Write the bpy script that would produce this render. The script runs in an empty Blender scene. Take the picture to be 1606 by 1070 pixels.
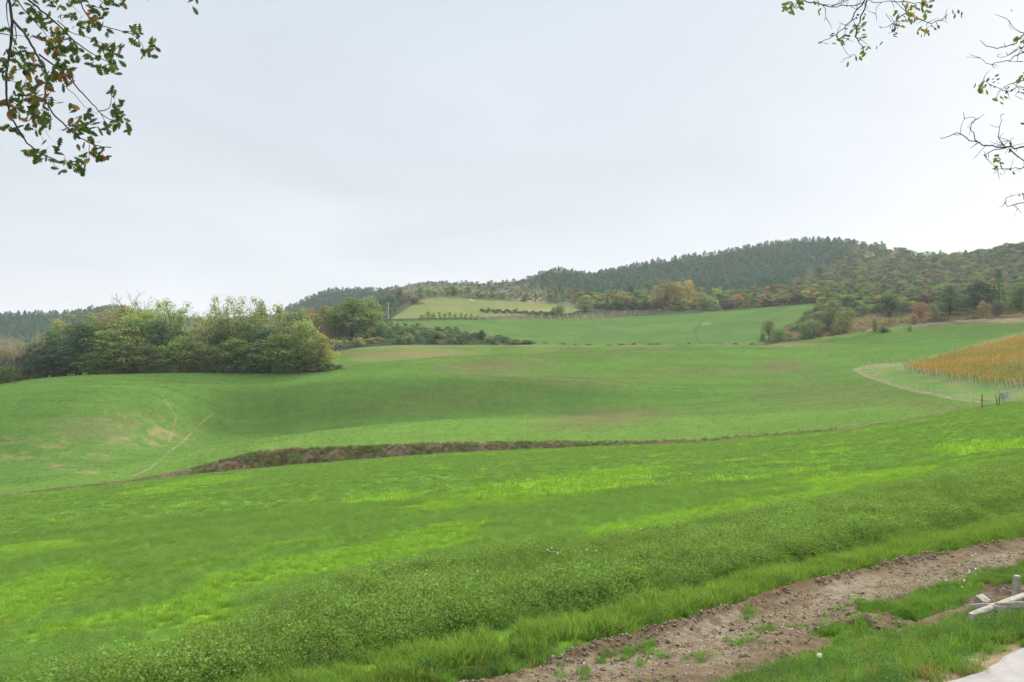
import bpy, math, random
import numpy as np
SC = bpy.context.scene
COL = SC.collection
RNG = np.random.default_rng(7)
random.seed(7)
F, CX, CY, ZC = 1249.0, 803.0, 560.0, 2.0      # focal length and centre of the 1606 px photograph, eye height over the road

# ------------------------------------------------------------------ noise
def _hash(i, j, seed):
    n = (i.astype(np.int64) * 374761393 + j.astype(np.int64) * 668265263 + seed * 1442695041) & 0xffffffff
    n = ((n ^ (n >> 13)) * 1274126177) & 0xffffffff
    n = n ^ (n >> 16)
    return (n & 0xffff) / 65535.0
def vnoise(x, y, seed=0):
    x = np.asarray(x, float); y = np.asarray(y, float)
    i = np.floor(x); j = np.floor(y); fx = x - i; fy = y - j
    fx = fx*fx*fx*(fx*(fx*6-15)+10); fy = fy*fy*fy*(fy*(fy*6-15)+10)
    a = _hash(i, j, seed); b = _hash(i+1, j, seed); c = _hash(i, j+1, seed); d = _hash(i+1, j+1, seed)
    return (a*(1-fx)+b*fx)*(1-fy) + (c*(1-fx)+d*fx)*fy
def fbm(x, y, seed=0, oct=4):
    s = 0; a = 0.5; t = 0
    for k in range(oct):
        s = s + a*vnoise(x*2**k, y*2**k, seed+k*17); t += a; a *= 0.5
    return s/t
def sst(a, b, x):
    t = np.clip((x-a)/(b-a), 0, 1); return t*t*(3-2*t)

# ------------------------------------------------------------------ terrain: profiles of real distance and height along each bearing
PX = np.arange(-1000, 2601, 2.0)
def curve(pts, sm=9):
    p = sorted(pts); v = np.interp(PX, [a for a, _ in p], [b for _, b in p])
    if sm:
        k = np.exp(-0.5*(np.arange(-3*sm, 3*sm+1)/sm)**2); k /= k.sum()
        v = np.convolve(np.pad(v, 3*sm, mode='edge'), k, 'valid')
    return v
def z_of(row, d): return (CY-row)*d/F
kk = (PX-CX)/F
dF1 = np.minimum(7.6/np.maximum(0.84-0.545*kk, 0.3), 18.0)
FE = []
FE.append((dF1, np.full_like(PX, -3.4)))
dG1 = curve([(-1000,105),(-300,105),(0,108),(600,118),(1000,122),(1300,118),(1606,105),(1900,100),(2600,95)])
rG1 = curve([(-1000,830),(-300,800),(0,779),(130,767),(300,746),(400,737),(560,723),(700,712),(900,703),(1080,696),(1310,677),(1400,664),(1530,641),(1606,629),(1900,590),(2600,540)], 5)
zG1 = z_of(rG1, dG1)
dGN = dG1*0.90
FE.append((dGN, -3.4+(zG1+3.4)*(dGN-dF1)/(dG1-dF1)-0.15))
FE.append((dG1, zG1))
rG3 = curve([(-1000,828),(-300,797),(0,775),(200,753),(290,738),(340,725),(400,711),(450,706),(600,700),(700,696),(870,694),(1000,693),(1100,690),(1310,673),(1400,660.5),(1530,637.5),(1606,626),(1900,588),(2600,538)], 4)
rG3 = rG3 + 2.2*(fbm(PX/23, PX*0, 3)-0.5)*np.interp(PX, [250,400,900,1310,1400],[0.3,1,1,.6,.2])
dG3 = dG1+5.5
zG3 = z_of(rG3, dG3)
dep = curve([(-1000,.3),(0,.35),(250,.5),(400,1.8),(700,1.6),(900,1.0),(1100,.7),(1310,.5),(1606,.25),(2600,.2)])
FE.append((dG1+2.6, np.minimum(zG1, zG3)-dep))
FE.append((dG3, zG3))
dM1 = curve([(-1000,116),(0,118),(100,120),(200,127),(290,146),(350,153),(440,152),(560,150),(800,156),(1100,150),(1606,126),(2600,118)], 20)
rM1 = curve([(-1000,812),(-300,780),(0,760),(100,749),(200,731),(290,703),(350,693),(440,684),(560,668),(700,657),(900,654),(1100,650),(1300,641),(1530,627),(1606,616),(1900,580),(2600,530)], 20)
FE.append((dM1, z_of(rM1, dM1)))
dM2 = dM1+9
rM2 = rM1 + curve([(-1000,-18),(200,-18),(300,-14),(400,-3),(480,0.5),(700,.8),(900,.5),(1000,-1),(1200,-5),(1606,-6),(2600,-6)], 20)
FE.append((dM2, z_of(rM2, dM2)))
dM3 = curve([(-1000,165),(0,165),(150,166),(300,175),(380,177),(450,174),(600,175),(900,179),(1050,186),(1200,188),(1400,180),(1606,170),(2600,150)], 20)
rM3 = curve([(-1000,640),(-300,626),(0,614),(120,606),(200,603),(300,601),(400,604),(450,603),(540,592),(640,589),(800,591),(1000,597),(1200,599),(1400,590),(1606,570),(1900,540),(2600,500)], 14)
FE.append((dM3, z_of(rM3, dM3)))
dM4 = dM3+13
rM4 = rM3 + curve([(-1000,-1),(0,-1),(150,1.0),(420,2.2),(600,2.6),(800,1.6),(920,-2),(1100,-8),(1606,-6),(2600,-6)], 20)
FE.append((dM4, z_of(rM4, dM4)))
dM5 = curve([(-1000,190),(0,190),(100,194),(300,200),(500,207),(700,230),(1000,250),(1200,258),(1400,240),(1606,222),(2600,200)], 20)
rM5 = curve([(-1000,625),(-300,615),(0,604),(50,595),(120,589),(300,585),(450,583),(510,580),(545,576),(600,568),(700,560),(800,556),(900,552),(1000,549),(1100,547),(1200,548),(1300,549),(1400,547),(1606,540),(1900,510),(2600,470)], 8)
FE.append((dM5, z_of(rM5, dM5)))
dM6 = dM5+20
rM6 = rM5 + curve([(-1000,-2),(0,-2),(450,-1),(540,2),(650,3),(800,2.5),(1000,2),(1150,.5),(1250,-4),(1400,-9),(1606,-13),(2600,-15)], 12)
FE.append((dM6, z_of(rM6, dM6)))
dM7 = curve([(-1000,232),(0,232),(300,238),(500,262),(700,290),(1000,300),(1200,300),(1400,282),(1606,262),(2600,240)], 20)
rM7 = curve([(-1000,615),(-300,605),(0,592),(100,582),(300,577),(440,572),(500,557),(560,546),(620,541),(820,541),(1000,541),(1100,541),(1200,541),(1300,533),(1400,519),(1500,509),(1606,505),(1900,480),(2600,440)], 8)
rM7 = rM7+np.interp(PX, [780, 830, 900, 1000, 1100, 1200], [0, 0, 1.6, .6, -.8, 0])+2.0*(fbm(PX/60, PX*0+1.7, 13)-.5)
FE.append((dM7, z_of(rM7, dM7)))
dM8 = curve([(-1000,310),(0,310),(300,330),(500,370),(600,385),(800,402),(1000,420),(1200,402),(1280,385),(1400,345),(1606,320),(2600,300)], 20)
rM8 = curve([(-1000,610),(0,590),(250,582),(400,560),(450,545),(520,520),(600,504),(700,502),(850,500.5),(940,499),(1040,494),(1100,491),(1200,483),(1280,478),(1400,486),(1500,484),(1606,484),(1900,455),(2600,420)], 8)
FE.append((dM8, z_of(rM8, dM8)))
dM9 = curve([(-1000,460),(0,460),(400,480),(640,482),(900,482),(1100,490),(1280,450),(1400,410),(1606,385),(2600,350)], 20)
rM9 = curve([(-1000,600),(0,574),(250,575),(400,548),(450,530),(560,496),(640,471),(700,469),(800,473),(870,477),(1000,474),(1100,474),(1280,464),(1400,462),(1606,466),(1900,430),(2600,400)], 8)
FE.append((dM9, z_of(rM9, dM9)))
dH = curve([(-1000,900),(0,900),(300,1050),(450,1150),(560,1150),(650,1000),(760,930),(880,820),(1000,930),(1230,1000),(1340,900),(1500,700),(1606,620),(1900,560),(2600,520)], 20)
rH = curve([(-1000,500),(-300,505),(0,499),(60,498),(100,496),(130,490),(155,481),(190,481),(250,495),(350,506),(430,497),(470,479),(500,465),(520,461),(560,460),(610,462),(640,451),(680,445),(720,447),(760,449),(800,446),(850,434),(880,430),(920,438),(960,430),(1000,423),(1080,412),(1150,398),(1200,390),(1230,386),(1290,384),(1340,387),(1370,392),(1400,401),(1450,406),(1500,407),(1560,398),(1606,392),(1900,370),(2600,350)], 4)
zH = z_of(rH, dH)
wHM = 0.45
dHM = dM9*(1-wHM)+dH*wHM
rHM = rM9*0.52+rH*0.48 + 5*(fbm(PX/70, PX*0+3.3, 9)-0.5)
FE.append((dHM, z_of(rHM, dHM)))
FE.append((dH, zH))
FE.append((dH+220, zH*0.55))
FE.append((np.full_like(PX, 2500.0), np.full_like(PX, -3.0)))
FD = np.stack([a for a, _ in FE], 1); FZ = np.stack([b for _, b in FE], 1)
NK = FD.shape[1]
iF1, iGN, iG1, iG2, iG3, iM1, iM2, iM3, iM4, iM5, iM6, iM7, iM8, iM9, iHM, iH, iB1, iB2 = range(NK)

def feats(px):
    t = np.clip((np.asarray(px, float)-PX[0])/2.0, 0, len(PX)-1.001); i = t.astype(int); f = (t-i)[:, None]
    return FD[i]*(1-f)+FD[i+1]*f, FZ[i]*(1-f)+FZ[i+1]*f
def pchip(Dk, Zk, d):
    h = np.diff(Dk, axis=1); dl = np.diff(Zk, axis=1)/h
    m = np.zeros_like(Zk)
    w1 = 2*h[:, 1:]+h[:, :-1]; w2 = h[:, 1:]+2*h[:, :-1]
    a, b = dl[:, :-1], dl[:, 1:]
    ok = a*b > 0
    with np.errstate(divide='ignore', invalid='ignore'):
        hm = (w1+w2)/(w1/a+w2/b)
    m[:, 1:-1] = np.where(ok, hm, 0)
    m[:, 0] = dl[:, 0]; m[:, -1] = dl[:, -1]
    k = np.clip((Dk <= d[:, None]).sum(1)-1, 0, Dk.shape[1]-2)
    r = np.arange(len(d))
    t = (d-Dk[r, k])/h[r, k]
    t = np.where((k == 0) & (t < 0), t, np.clip(t, 0, 1))
    h_ = h[r, k]
    t2 = t*t; t3 = t2*t
    z = (2*t3-3*t2+1)*Zk[r, k]+(t3-2*t2+t)*h_*m[r, k]+(-2*t3+3*t2)*Zk[r, k+1]+(t3-t2)*h_*m[r, k+1]
    return np.where(t < 0, Zk[r, 0]+dl[:, 0]*(d-Dk[:, 0]), z), k
def s_of(X, Y): return -0.545*X+0.84*Y
def a_of(X, Y): return 0.84*X+0.545*Y
def znear(s, a):
    z = np.interp(s, [-5, 2.6, 2.9, 4.0, 5.2, 6.1, 7.0, 7.6, 12], [-2, -2, -2.06, -2.62, -3.08, -3.32, -3.42, -3.4, -3.4])
    z = z + 0.10*(fbm(s*0.9, a*0.9, 5)-0.5)*sst(2.9, 3.6, s)
    z = z - 0.16*np.exp(-((s-5.35)/0.28)**2)*sst(2.5, 4, a)*(1-sst(9.0, 10.5, a))
    return z
def ground(X, Y):
    """height of the ground at any point (world z)"""
    X = np.atleast_1d(np.asarray(X, float)); Y = np.atleast_1d(np.asarray(Y, float))
    d = np.maximum(Y, 0.5)
    px = CX+F*X/d
    zs = np.empty_like(d); ks = np.empty(len(d), int)
    for i in range(0, len(d), 60000):
        Dk, Zk = feats(px[i:i+60000])
        zs[i:i+60000], ks[i:i+60000] = pchip(Dk, Zk, d[i:i+60000])
    s = s_of(X, Y); a = a_of(X, Y)
    w = np.maximum(sst(7.3, 9.0, s), sst(20, 35, d))
    z = znear(s, a)*(1-w)+zs*w
    z = z + 0.30*(fbm(X/7.0, Y/7.0, 21, 3)-0.5)*sst(12, 40, d)*(1-sst(90, 106, d))
    z = z + 0.55*(fbm(X/30.0, Y/24.0, 22, 2)-0.5)*sst(130, 150, d)
    z = z + 6.0*(fbm(X/60.0, Y/60.0, 23, 3)-0.5)*sst(430, 600, d)
    return z+ZC
def gz(x, y): return float(ground([x], [y])[0])
def row_of(z, d): return CY-F*(z-ZC)/d
def at(px, d):
    x = (px-CX)*d/F
    return (x, d, gz(x, d))
def hit(px, row, dmin=3.0, dmax=1200.0):
    d = np.exp(np.linspace(math.log(dmin), math.log(dmax), 4000))
    X = (px-CX)*d/F
    r = row_of(ground(X, d), d)
    i = int(np.argmax(r <= row)) if (r <= row).any() else len(d)-1
    return (X[i], d[i], float(ground([X[i]], [d[i]])[0]))

# ------------------------------------------------------------------ mesh + object helpers
def mesh_np(name, V, Q, col=None, mats=(), smooth=False, midx=None):
    """Q: (n,k) array of faces with k corners"""
    V = np.asarray(V, np.float32); Q = np.asarray(Q, np.int32)
    me = bpy.data.meshes.new(name)
    me.vertices.add(len(V)); me.vertices.foreach_set('co', V.ravel())
    n, k = Q.shape
    me.loops.add(n*k); me.loops.foreach_set('vertex_index', Q.ravel())
    me.polygons.add(n)
    me.polygons.foreach_set('loop_start', np.arange(0, n*k, k, dtype=np.int32))
    me.polygons.foreach_set('loop_total', np.full(n, k, np.int32))
    if smooth: me.polygons.foreach_set('use_smooth', np.ones(n, bool))
    if midx is not None: me.polygons.foreach_set('material_index', np.asarray(midx, np.int32))
    me.update(calc_edges=True)
    if col is not None:
        at_ = me.color_attributes.new('Col', 'FLOAT_COLOR', 'POINT')
        c = np.ones((len(V), 4), np.float32); c[:, :3] = col
        at_.data.foreach_set('color', c.ravel())
    for m in mats: me.materials.append(m)
    return me
class MB:
    """collects shapes of mixed faces into one mesh"""
    def __init__(s): s.v = []; s.f = []
    def tube(s, pts, radii, n=6, cap=True):
        pts = [np.asarray(p, float) for p in pts]
        b0 = len(s.v); up = np.array([0.31, 0.2, 0.93])
        for i, p in enumerate(pts):
            t = pts[min(i+1, len(pts)-1)]-pts[max(i-1, 0)]
            t = t/(np.linalg.norm(t)+1e-9)
            u = np.cross(t, up); 
            if np.linalg.norm(u) < 0.1: u = np.cross(t, np.array([1.0, 0, 0]))
            u /= np.linalg.norm(u); w = np.cross(t, u)
            for k in range(n):
                a = 2*math.pi*k/n
                s.v.append(tuple(p+radii[i]*(math.cos(a)*u+math.sin(a)*w)))
        for i in range(len(pts)-1):
            for k in range(n):
                a = b0+i*n+k; b = b0+i*n+(k+1) % n
                s.f.append((a, b, b+n, a+n))
        if cap:
            s.f.append(tuple(b0+k for k in range(n-1, -1, -1)))
            e = b0+(len(pts)-1)*n
            s.f.append(tuple(e+k for k in range(n)))
        return s
    def box(s, c, h, rot=None):
        b0 = len(s.v)
        for dx in (-1, 1):
            for dy in (-1, 1):
                for dz in (-1, 1):
                    p = np.array([dx*h[0], dy*h[1], dz*h[2]])
                    if rot is not None: p = rot @ p
                    s.v.append(tuple(np.asarray(c)+p))
        for q in ((0,1,3,2),(4,6,7,5),(0,4,5,1),(2,3,7,6),(0,2,6,4),(1,5,7,3)): s.f.append(tuple(b0+i for i in q))
        return s
    def mesh(s, name, mat, smooth=False):
        me = bpy.data.meshes.new(name); me.from_pydata(s.v, [], s.f)
        me.materials.append(mat)
        if smooth:
            me.polygons.foreach_set('use_smooth', np.ones(len(me.polygons), bool))
        me.update(); return me
def link(name, me, parent=None, loc=None, rot=None, color=None):
    o = bpy.data.objects.new(name, me); COL.objects.link(o)
    if parent: o.parent = parent
    if loc is not None: o.location = loc
    if rot is not None: o.rotation_euler = rot
    if color is not None: o.color = (*color, 1)
    return o
def tag(o, label=None, cat=None, group=None, kind=None):
    if label: o['label'] = label
    if cat: o['category'] = cat
    if group: o['group'] = group
    if kind: o['kind'] = kind
    return o

# ------------------------------------------------------------------ materials
def newmat(name):
    m = bpy.data.materials.new(name); m.use_nodes = True
    nt = m.node_tree; nt.nodes.clear()
    return m, nt, nt.nodes, nt.links
def ground_mat(name, scales, bump=0.3, amt=0.5, rough=0.9, bdist=0.08):
    m, nt, N, L = newmat(name)
    out = N.new('ShaderNodeOutputMaterial'); b = N.new('ShaderNodeBsdfPrincipled')
    b.inputs['Roughness'].default_value = rough; b.inputs['Specular IOR Level'].default_value = 0.0
    L.new(b.outputs[0], out.inputs[0])
    at_ = N.new('ShaderNodeAttribute'); at_.attribute_name = 'Col'
    g = N.new('ShaderNodeNewGeometry')
    tot = None
    for sc_, w in scales:
        n = N.new('ShaderNodeTexNoise'); n.inputs['Scale'].default_value = sc_; n.inputs['Detail'].default_value = 3
        n.inputs['Roughness'].default_value = 0.65
        L.new(g.outputs['Position'], n.inputs['Vector'])
        mm = N.new('ShaderNodeMath'); mm.operation = 'MULTIPLY_ADD'; mm.inputs[1].default_value = w
        L.new(n.outputs[0], mm.inputs[0])
        if tot: L.new(tot.outputs[0], mm.inputs[2])
        else: mm.inputs[2].default_value = 0
        tot = mm
    W = sum(w for _, w in scales)
    mr = N.new('ShaderNodeMapRange'); L.new(tot.outputs[0], mr.inputs[0])
    mr.inputs[1].default_value = 0.32*W; mr.inputs[2].default_value = 0.68*W
    mr.inputs[3].default_value = 1-amt; mr.inputs[4].default_value = 1+amt
    mr.clamp = False
    sc2 = N.new('ShaderNodeVectorMath'); sc2.operation = 'SCALE'
    L.new(at_.outputs['Color'], sc2.inputs[0]); L.new(mr.outputs[0], sc2.inputs['Scale'])
    L.new(sc2.outputs[0], b.inputs['Base Color'])
    bp = N.new('ShaderNodeBump'); bp.inputs['Strength'].default_value = bump; bp.inputs['Distance'].default_value = bdist
    L.new(tot.outputs[0], bp.inputs['Height']); L.new(bp.outputs[0], b.inputs['Normal'])
    return m
def leaf_mat(name, source='object', trans=0.4, gloss=0.012):
    m, nt, N, L = newmat(name)
    out = N.new('ShaderNodeOutputMaterial')
    at_ = N.new('ShaderNodeAttribute'); at_.attribute_name = 'Col'
    cur = at_.outputs['Color']
    if source in ('object', 'tint'):
        if source == 'object':
            oi = N.new('ShaderNodeObjectInfo'); oc = oi.outputs['Color']
        else:
            a2 = N.new('ShaderNodeAttribute'); a2.attribute_type = 'INSTANCER'; a2.attribute_name = 'tint'; oc = a2.outputs['Color']
        mx = N.new('ShaderNodeVectorMath'); mx.operation = 'MULTIPLY'
        L.new(cur, mx.inputs[0]); L.new(oc, mx.inputs[1]); cur = mx.outputs[0]
    d = N.new('ShaderNodeBsdfDiffuse'); L.new(cur, d.inputs[0])
    t = N.new('ShaderNodeBsdfTranslucent')
    tc = N.new('ShaderNodeVectorMath'); tc.operation = 'MULTIPLY'; tc.inputs[1].default_value = (1.15, 1.2, 0.7)
    L.new(cur, tc.inputs[0]); L.new(tc.outputs[0], t.inputs[0])
    mix = N.new('ShaderNodeMixShader'); mix.inputs[0].default_value = trans
    L.new(d.outputs[0], mix.inputs[1]); L.new(t.outputs[0], mix.inputs[2])
    gl = N.new('ShaderNodeBsdfGlossy'); gl.inputs['Roughness'].default_value = 0.45
    m2 = N.new('ShaderNodeMixShader'); m2.inputs[0].default_value = gloss
    L.new(mix.outputs[0], m2.inputs[1]); L.new(gl.outputs[0], m2.inputs[2])
    L.new(m2.outputs[0], out.inputs[0])
    return m
def solid_mat(name, c1, c2, scale=6, rough=0.85, bump=0.3, bdist=0.02, detail=5):
    m, nt, N, L = newmat(name)
    out = N.new('ShaderNodeOutputMaterial'); b = N.new('ShaderNodeBsdfPrincipled')
    b.inputs['Roughness'].default_value = rough; b.inputs['Specular IOR Level'].default_value = 0.25
    L.new(b.outputs[0], out.inputs[0])
    tc = N.new('ShaderNodeTexCoord')
    n = N.new('ShaderNodeTexNoise'); n.inputs['Scale'].default_value = scale; n.inputs['Detail'].default_value = detail
    n.inputs['Roughness'].default_value = 0.7
    L.new(tc.outputs['Object'], n.inputs['Vector'])
    r = N.new('ShaderNodeValToRGB'); r.color_ramp.elements[0].position = 0.3; r.color_ramp.elements[1].position = 0.7
    r.color_ramp.elements[0].color = (*c1, 1); r.color_ramp.elements[1].color = (*c2, 1)
    L.new(n.outputs[0], r.inputs[0]); L.new(r.outputs[0], b.inputs['Base Color'])
    bp = N.new('ShaderNodeBump'); bp.inputs['Strength'].default_value = bump; bp.inputs['Distance'].default_value = bdist
    L.new(n.outputs[0], bp.inputs['Height']); L.new(bp.outputs[0], b.inputs['Normal'])
    return m
M_near = ground_mat('meadow_soil', [(0.9, .35), (5, .35), (22, .3)], 0.5, 0.35)
M_mid = ground_mat('crop_field', [(0.09, .3), (0.6, .3), (2.4, .4)], 0.3, 0.25, bdist=0.1)
M_gully = ground_mat('bank_soil', [(0.5, .4), (2.0, .6)], 0.8, 0.55, bdist=0.5)
M_far = ground_mat('hill_scrub', [(0.05, .3), (0.25, .7)], 0.6, 0.4, bdist=0.8)
M_track = ground_mat('track_soil', [(1.6, .2), (9, .4), (42, .4)], 0.9, 0.5, bdist=0.05)
M_leaf = leaf_mat('tree_leaf', 'object')
M_leafc = leaf_mat('mixed_leaf', 'col')
M_tuft = leaf_mat('herb_leaf', 'tint', 0.4, 0.008)
M_bark = solid_mat('bark', (.035, .028, .022), (.11, .09, .07), 8)
M_twig = solid_mat('dark_twig', (.02, .017, .015), (.05, .04, .035), 20)
M_palebark = solid_mat('pale_bark', (.12, .10, .08), (.24, .2, .16), 4)
M_conc = solid_mat('weathered_concrete', (.19, .17, .135), (.36, .33, .275), 14, bump=0.5)
M_road = solid_mat('road_concrete', (.19, .172, .152), (.29, .27, .243), 5, bump=0.4, detail=9)
M_brick = solid_mat('brick_clay', (.20, .14, .10), (.34, .26, .19), 16)
M_bricktop = solid_mat('mortar_face', (.27, .24, .20), (.38, .35, .31), 16)
M_post = solid_mat('grey_post', (.34, .33, .31), (.5, .49, .46), 3)
M_wood = solid_mat('old_wood', (.2, .16, .12), (.34, .28, .22), 3)
M_red = solid_mat('rust_paint', (.16, .035, .025), (.28, .07, .05), 3)
M_dark = solid_mat('dark_base', (.03, .025, .02), (.06, .05, .045), 5)
M_tan = solid_mat('tan_post', (.36, .29, .2), (.5, .42, .3), 3)
M_sheet = solid_mat('grey_sheet', (.2, .22, .24), (.36, .37, .39), 2)
M_pale = solid_mat('pale_stone', (.5, .48, .45), (.7, .68, .65), 0.6)
M_stone = leaf_mat('pebble', 'tint', 0.0, 0.03)
M_flower = solid_mat('white_petal', (.7, .7, .66), (.85, .85, .82), 30)
M_stem = solid_mat('green_stem', (.08, .15, .03), (.12, .22, .05), 20)

# ------------------------------------------------------------------ field colours (surface colour of crops, soil and dry grass)
def ell(px, row, cx, cy, rx, ry, slope=0.0):
    dx = px-cx; dy = row-cy-slope*dx
    return np.clip(1.25-np.sqrt((dx/rx)**2+(dy/ry)**2), 0, 1)
def linem(px, row, pts, w):
    best = np.full(px.shape, 1e9)
    for (x0, y0), (x1, y1) in zip(pts[:-1], pts[1:]):
        vx, vy = x1-x0, y1-y0
        t = np.clip(((px-x0)*vx+(row-y0)*vy)/(vx*vx+vy*vy), 0, 1)
        best = np.minimum(best, np.hypot(px-x0-t*vx, row-y0-t*vy))
    return np.clip(1.5-best/w, 0, 1)
def inpoly(px, row, pts):
    ins = np.zeros(px.shape, bool)
    for (x0, y0), (x1, y1) in zip(pts, pts[1:]+pts[:1]):
        if y0 == y1: continue
        c = ((row < y0) != (row < y1)) & (px < (x1-x0)*(row-y0)/(y1-y0)+x0)
        ins ^= c
    return ins
def mixc(a, b, t): return a*(1-t[:, None])+np.asarray(b)*t[:, None]
LUC = (.092, .185, .032)
BRI = (.150, .262, .022)
BRIGHT = [(60,925,110,26,-.25),(10,960,60,20,-.2),(290,955,80,18,-.2),(230,1018,60,12,-.15),(420,905,150,20,-.22),(610,868,150,18,-.2),
          (350,985,70,10,-.2),(560,1000,120,8,-.28),(760,935,150,11,-.3),(900,893,120,12,-.3),(850,772,160,20,-.1),(720,790,90,10,-.1),
          (960,745,80,10,-.1),(1090,815,190,22,-.22),(960,855,110,12,-.25),(1240,785,120,10,-.2),(1370,752,110,13,-.12),(1560,700,90,10,-.1),
          (1590,722,60,6,-.1),(320,757,70,6,-.1),(600,785,80,8,-.1),(1400,815,140,8,-.25),(250,770,60,6,-.1),(700,830,80,8,-.15),(120,985,90,10,-.2),
          (1180,860,90,7,-.27),(1540,760,80,6,-.1),(60,860,70,9,-.1)]
def bright_mask(X, Y):
    """1 where light green meadow grass grows instead of lucerne"""
    d = np.maximum(Y, 1); px = CX+F*X/d
    Dk, _ = feats(px)
    t = np.clip((d-Dk[:, iF1])/(Dk[:, iG1]-Dk[:, iF1]), 0, 1.2)
    row = row_of(ground(X, Y), d)
    n = fbm(X/16+3, t*26, 41, 4)
    n2 = fbm(X/2.2, t*85, 47, 4)
    b = np.zeros_like(X)
    for e in BRIGHT: b = np.maximum(b, ell(px, row, *e))
    n3 = fbm(X/5.5, t*42, 49, 3)
    v = n*0.32+n2*0.46+n3*.26+0.55*b
    m = sst(0.575, 0.745, v)
    s = s_of(X, Y)
    edge = sst(7.45, 7.6, s)*(1-sst(7.75+0.5*n2, 8.15+0.5*n2, s))
    bw = 8.9+3.4*sst(1.5, 6.5, a_of(X, Y))
    band = sst(8.3, 8.8, s)*(1-sst(bw-.6, bw+1.6, s+5*(n2-.5)))
    return np.clip(np.maximum(m*(1-band), edge), 0, 1)

NS = [(iF1, 310), (iGN, 20), (iG1, 6), (iG2, 12), (iG3, 55), (iM1, 16), (iM2, 60), (iM3, 12), (iM4, 30), (iM5, 12), (iM6, 25), (iM7, 40), (iM8, 26), (iM9, 30), (iHM, 40), (iH, 10), (iB1, 5)]
cols = np.concatenate([np.arange(-1000, -60, 20), np.arange(-60, 1671, 2), np.arange(1680, 2600, 20)]).astype(float)
DkC, ZkC = feats(cols)
rows_d = []
band_of = []
lo = np.full(len(cols), 1.2)
for i in range(110):
    rows_d.append(lo*(DkC[:, 0]/lo)**(i/110)); band_of.append(-1)
for k, n in NS:
    for i in range(n):
        t = i/n
        a, b = DkC[:, k], DkC[:, k+1]
        rows_d.append(a*(b/a)**t if k in (iF1, iM7, iM8, iM9, iHM) else a+(b-a)*t); band_of.append(k)
rows_d.append(DkC[:, -1]); band_of.append(NK)
D = np.array(rows_d); band_of = np.array(band_of)
NR, NC = D.shape
PXG = np.broadcast_to(cols, D.shape)
Xg = (PXG-CX)*D/F
Zg = ground(Xg.ravel(), D.ravel()).reshape(D.shape)
ROW = row_of(Zg, D)
x, y, z = Xg.ravel(), D.ravel(), Zg.ravel()
p, r = PXG.ravel(), ROW.ravel()
bnd = np.repeat(band_of, NC)
n1 = fbm(x/11, y/11, 61); n2 = fbm(x/3.1, y/3.1, 67); n3 = fbm(x/40, y/40, 71)
VC = np.zeros((len(x), 3))
# near meadow
nm = bnd < iG1
bm = np.zeros(len(x)); bm[nm] = bright_mask(x[nm], y[nm])
cN = mixc(np.tile(LUC, (len(x), 1)), BRI, bm)
s = s_of(x, y); a = a_of(x, y)
verge = 1-sst(7.2, 7.6, s)
cN = mixc(cN, (.07, .115, .028), verge)
cN = mixc(cN, (.085, .06, .038), inpoly(p, r, [(1512,955),(1530,925),(1560,912),(1640,912),(1640,972),(1600,975),(1560,980),(1530,988),(1512,982)]).astype(float)*(s < 6.3))
dirt = (1-sst(0.05, 0.2, np.abs(s-2.72)+0.12*(n2-.5)))*(1-sst(2.9, 3.2, s))
cN = mixc(cN, (.2, .15, .09), np.clip(dirt, 0, 1))
# middle field
cM = np.tile((.076, .138, .030), (len(x), 1))
cM = mixc(cM, (.086, .150, .030), sst(.5, .72, n1)*0.45)
cM = mixc(cM, (.085, .118, .035), sst(.5, .68, n3)*0.5)
cM = cM*(0.83+.34*fbm(x/18, y/1.1, 63, 3))[:, None]
strip = sst(-2, 6, r-np.interp(p, PX, rM1))*(bnd < iM1+1)
cM = mixc(cM, (.098, .168, .033), strip*0.85)
def br(cx, cy, rx, ry, sl=0.0): return ell(p, r, cx, cy, rx, ry, sl)
brown = np.maximum.reduce([br(940,656,120,17,-.08), br(1010,650,60,9), br(770,575,90,13,-.05)*.95, br(1225,575,50,11)*.95, br(1100,585,150,10)*.45,
        br(690,625,160,22,-.05)*.35, br(1300,625,130,20,.02)*.5, br(1450,635,90,9,.05)*.7, br(650,640,120,14)*.3, br(900,600,160,12)*.4])
cM = mixc(cM, (.112, .100, .046), np.clip(brown*(0.35+1.1*n2), 0, 1)*0.9)
left = (p < 420)
dry = np.maximum.reduce([br(70,700,110,11,.18), br(20,715,60,10,.1), br(110,735,90,6,.15)*.8, br(240,672,70,22), br(180,655,70,8)*.7, br(160,690,110,14)*.75, br(250,690,60,14)*.8])
cM = mixc(cM, (.205, .165, .085), np.clip(dry*sst(.46, .68, .55*fbm(x/1.7, y/.8, 77)+.45*n2)*1.25, 0, 1)*0.8)
cM = mixc(cM, (.16, .14, .07), np.clip(br(140,665,80,14)+br(150,680,60,12), 0, 1)*0.4)
trail = linem(p, r, [(195,753),(235,735),(262,712),(290,690),(310,668),(335,648)], 1.0)
cM = mixc(cM, (.225, .175, .095), trail*.9*sst(.34, .5, n2))
trail2 = linem(p, r, [(255,620),(268,640),(276,655),(272,675),(262,700)], 1.1)
cM = mixc(cM, (.19, .16, .085), trail2*sst(.4, .58, n2)*0.8)
crack = linem(p, r, [(1215,600),(1205,618),(1170,630),(1110,632),(1092,642),(1102,652),(1125,662)], 0.8)
cM = mixc(cM, (.06, .08, .03), crack*0.55*sst(.3,.5,n2))
pale = (bnd >= iM5) & (p > 430)
cM = mixc(cM, (.135, .155, .05), np.where(pale & (p < 1100), np.interp(p, [430, 760, 1100], [1, .6, 0]), 0)*sst(.3, .6, n1))
cM = mixc(cM, (.175, .145, .068), np.where(pale, 1, 0)*np.maximum(br(640,556,110,6), br(1240,541,90,4)))
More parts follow.
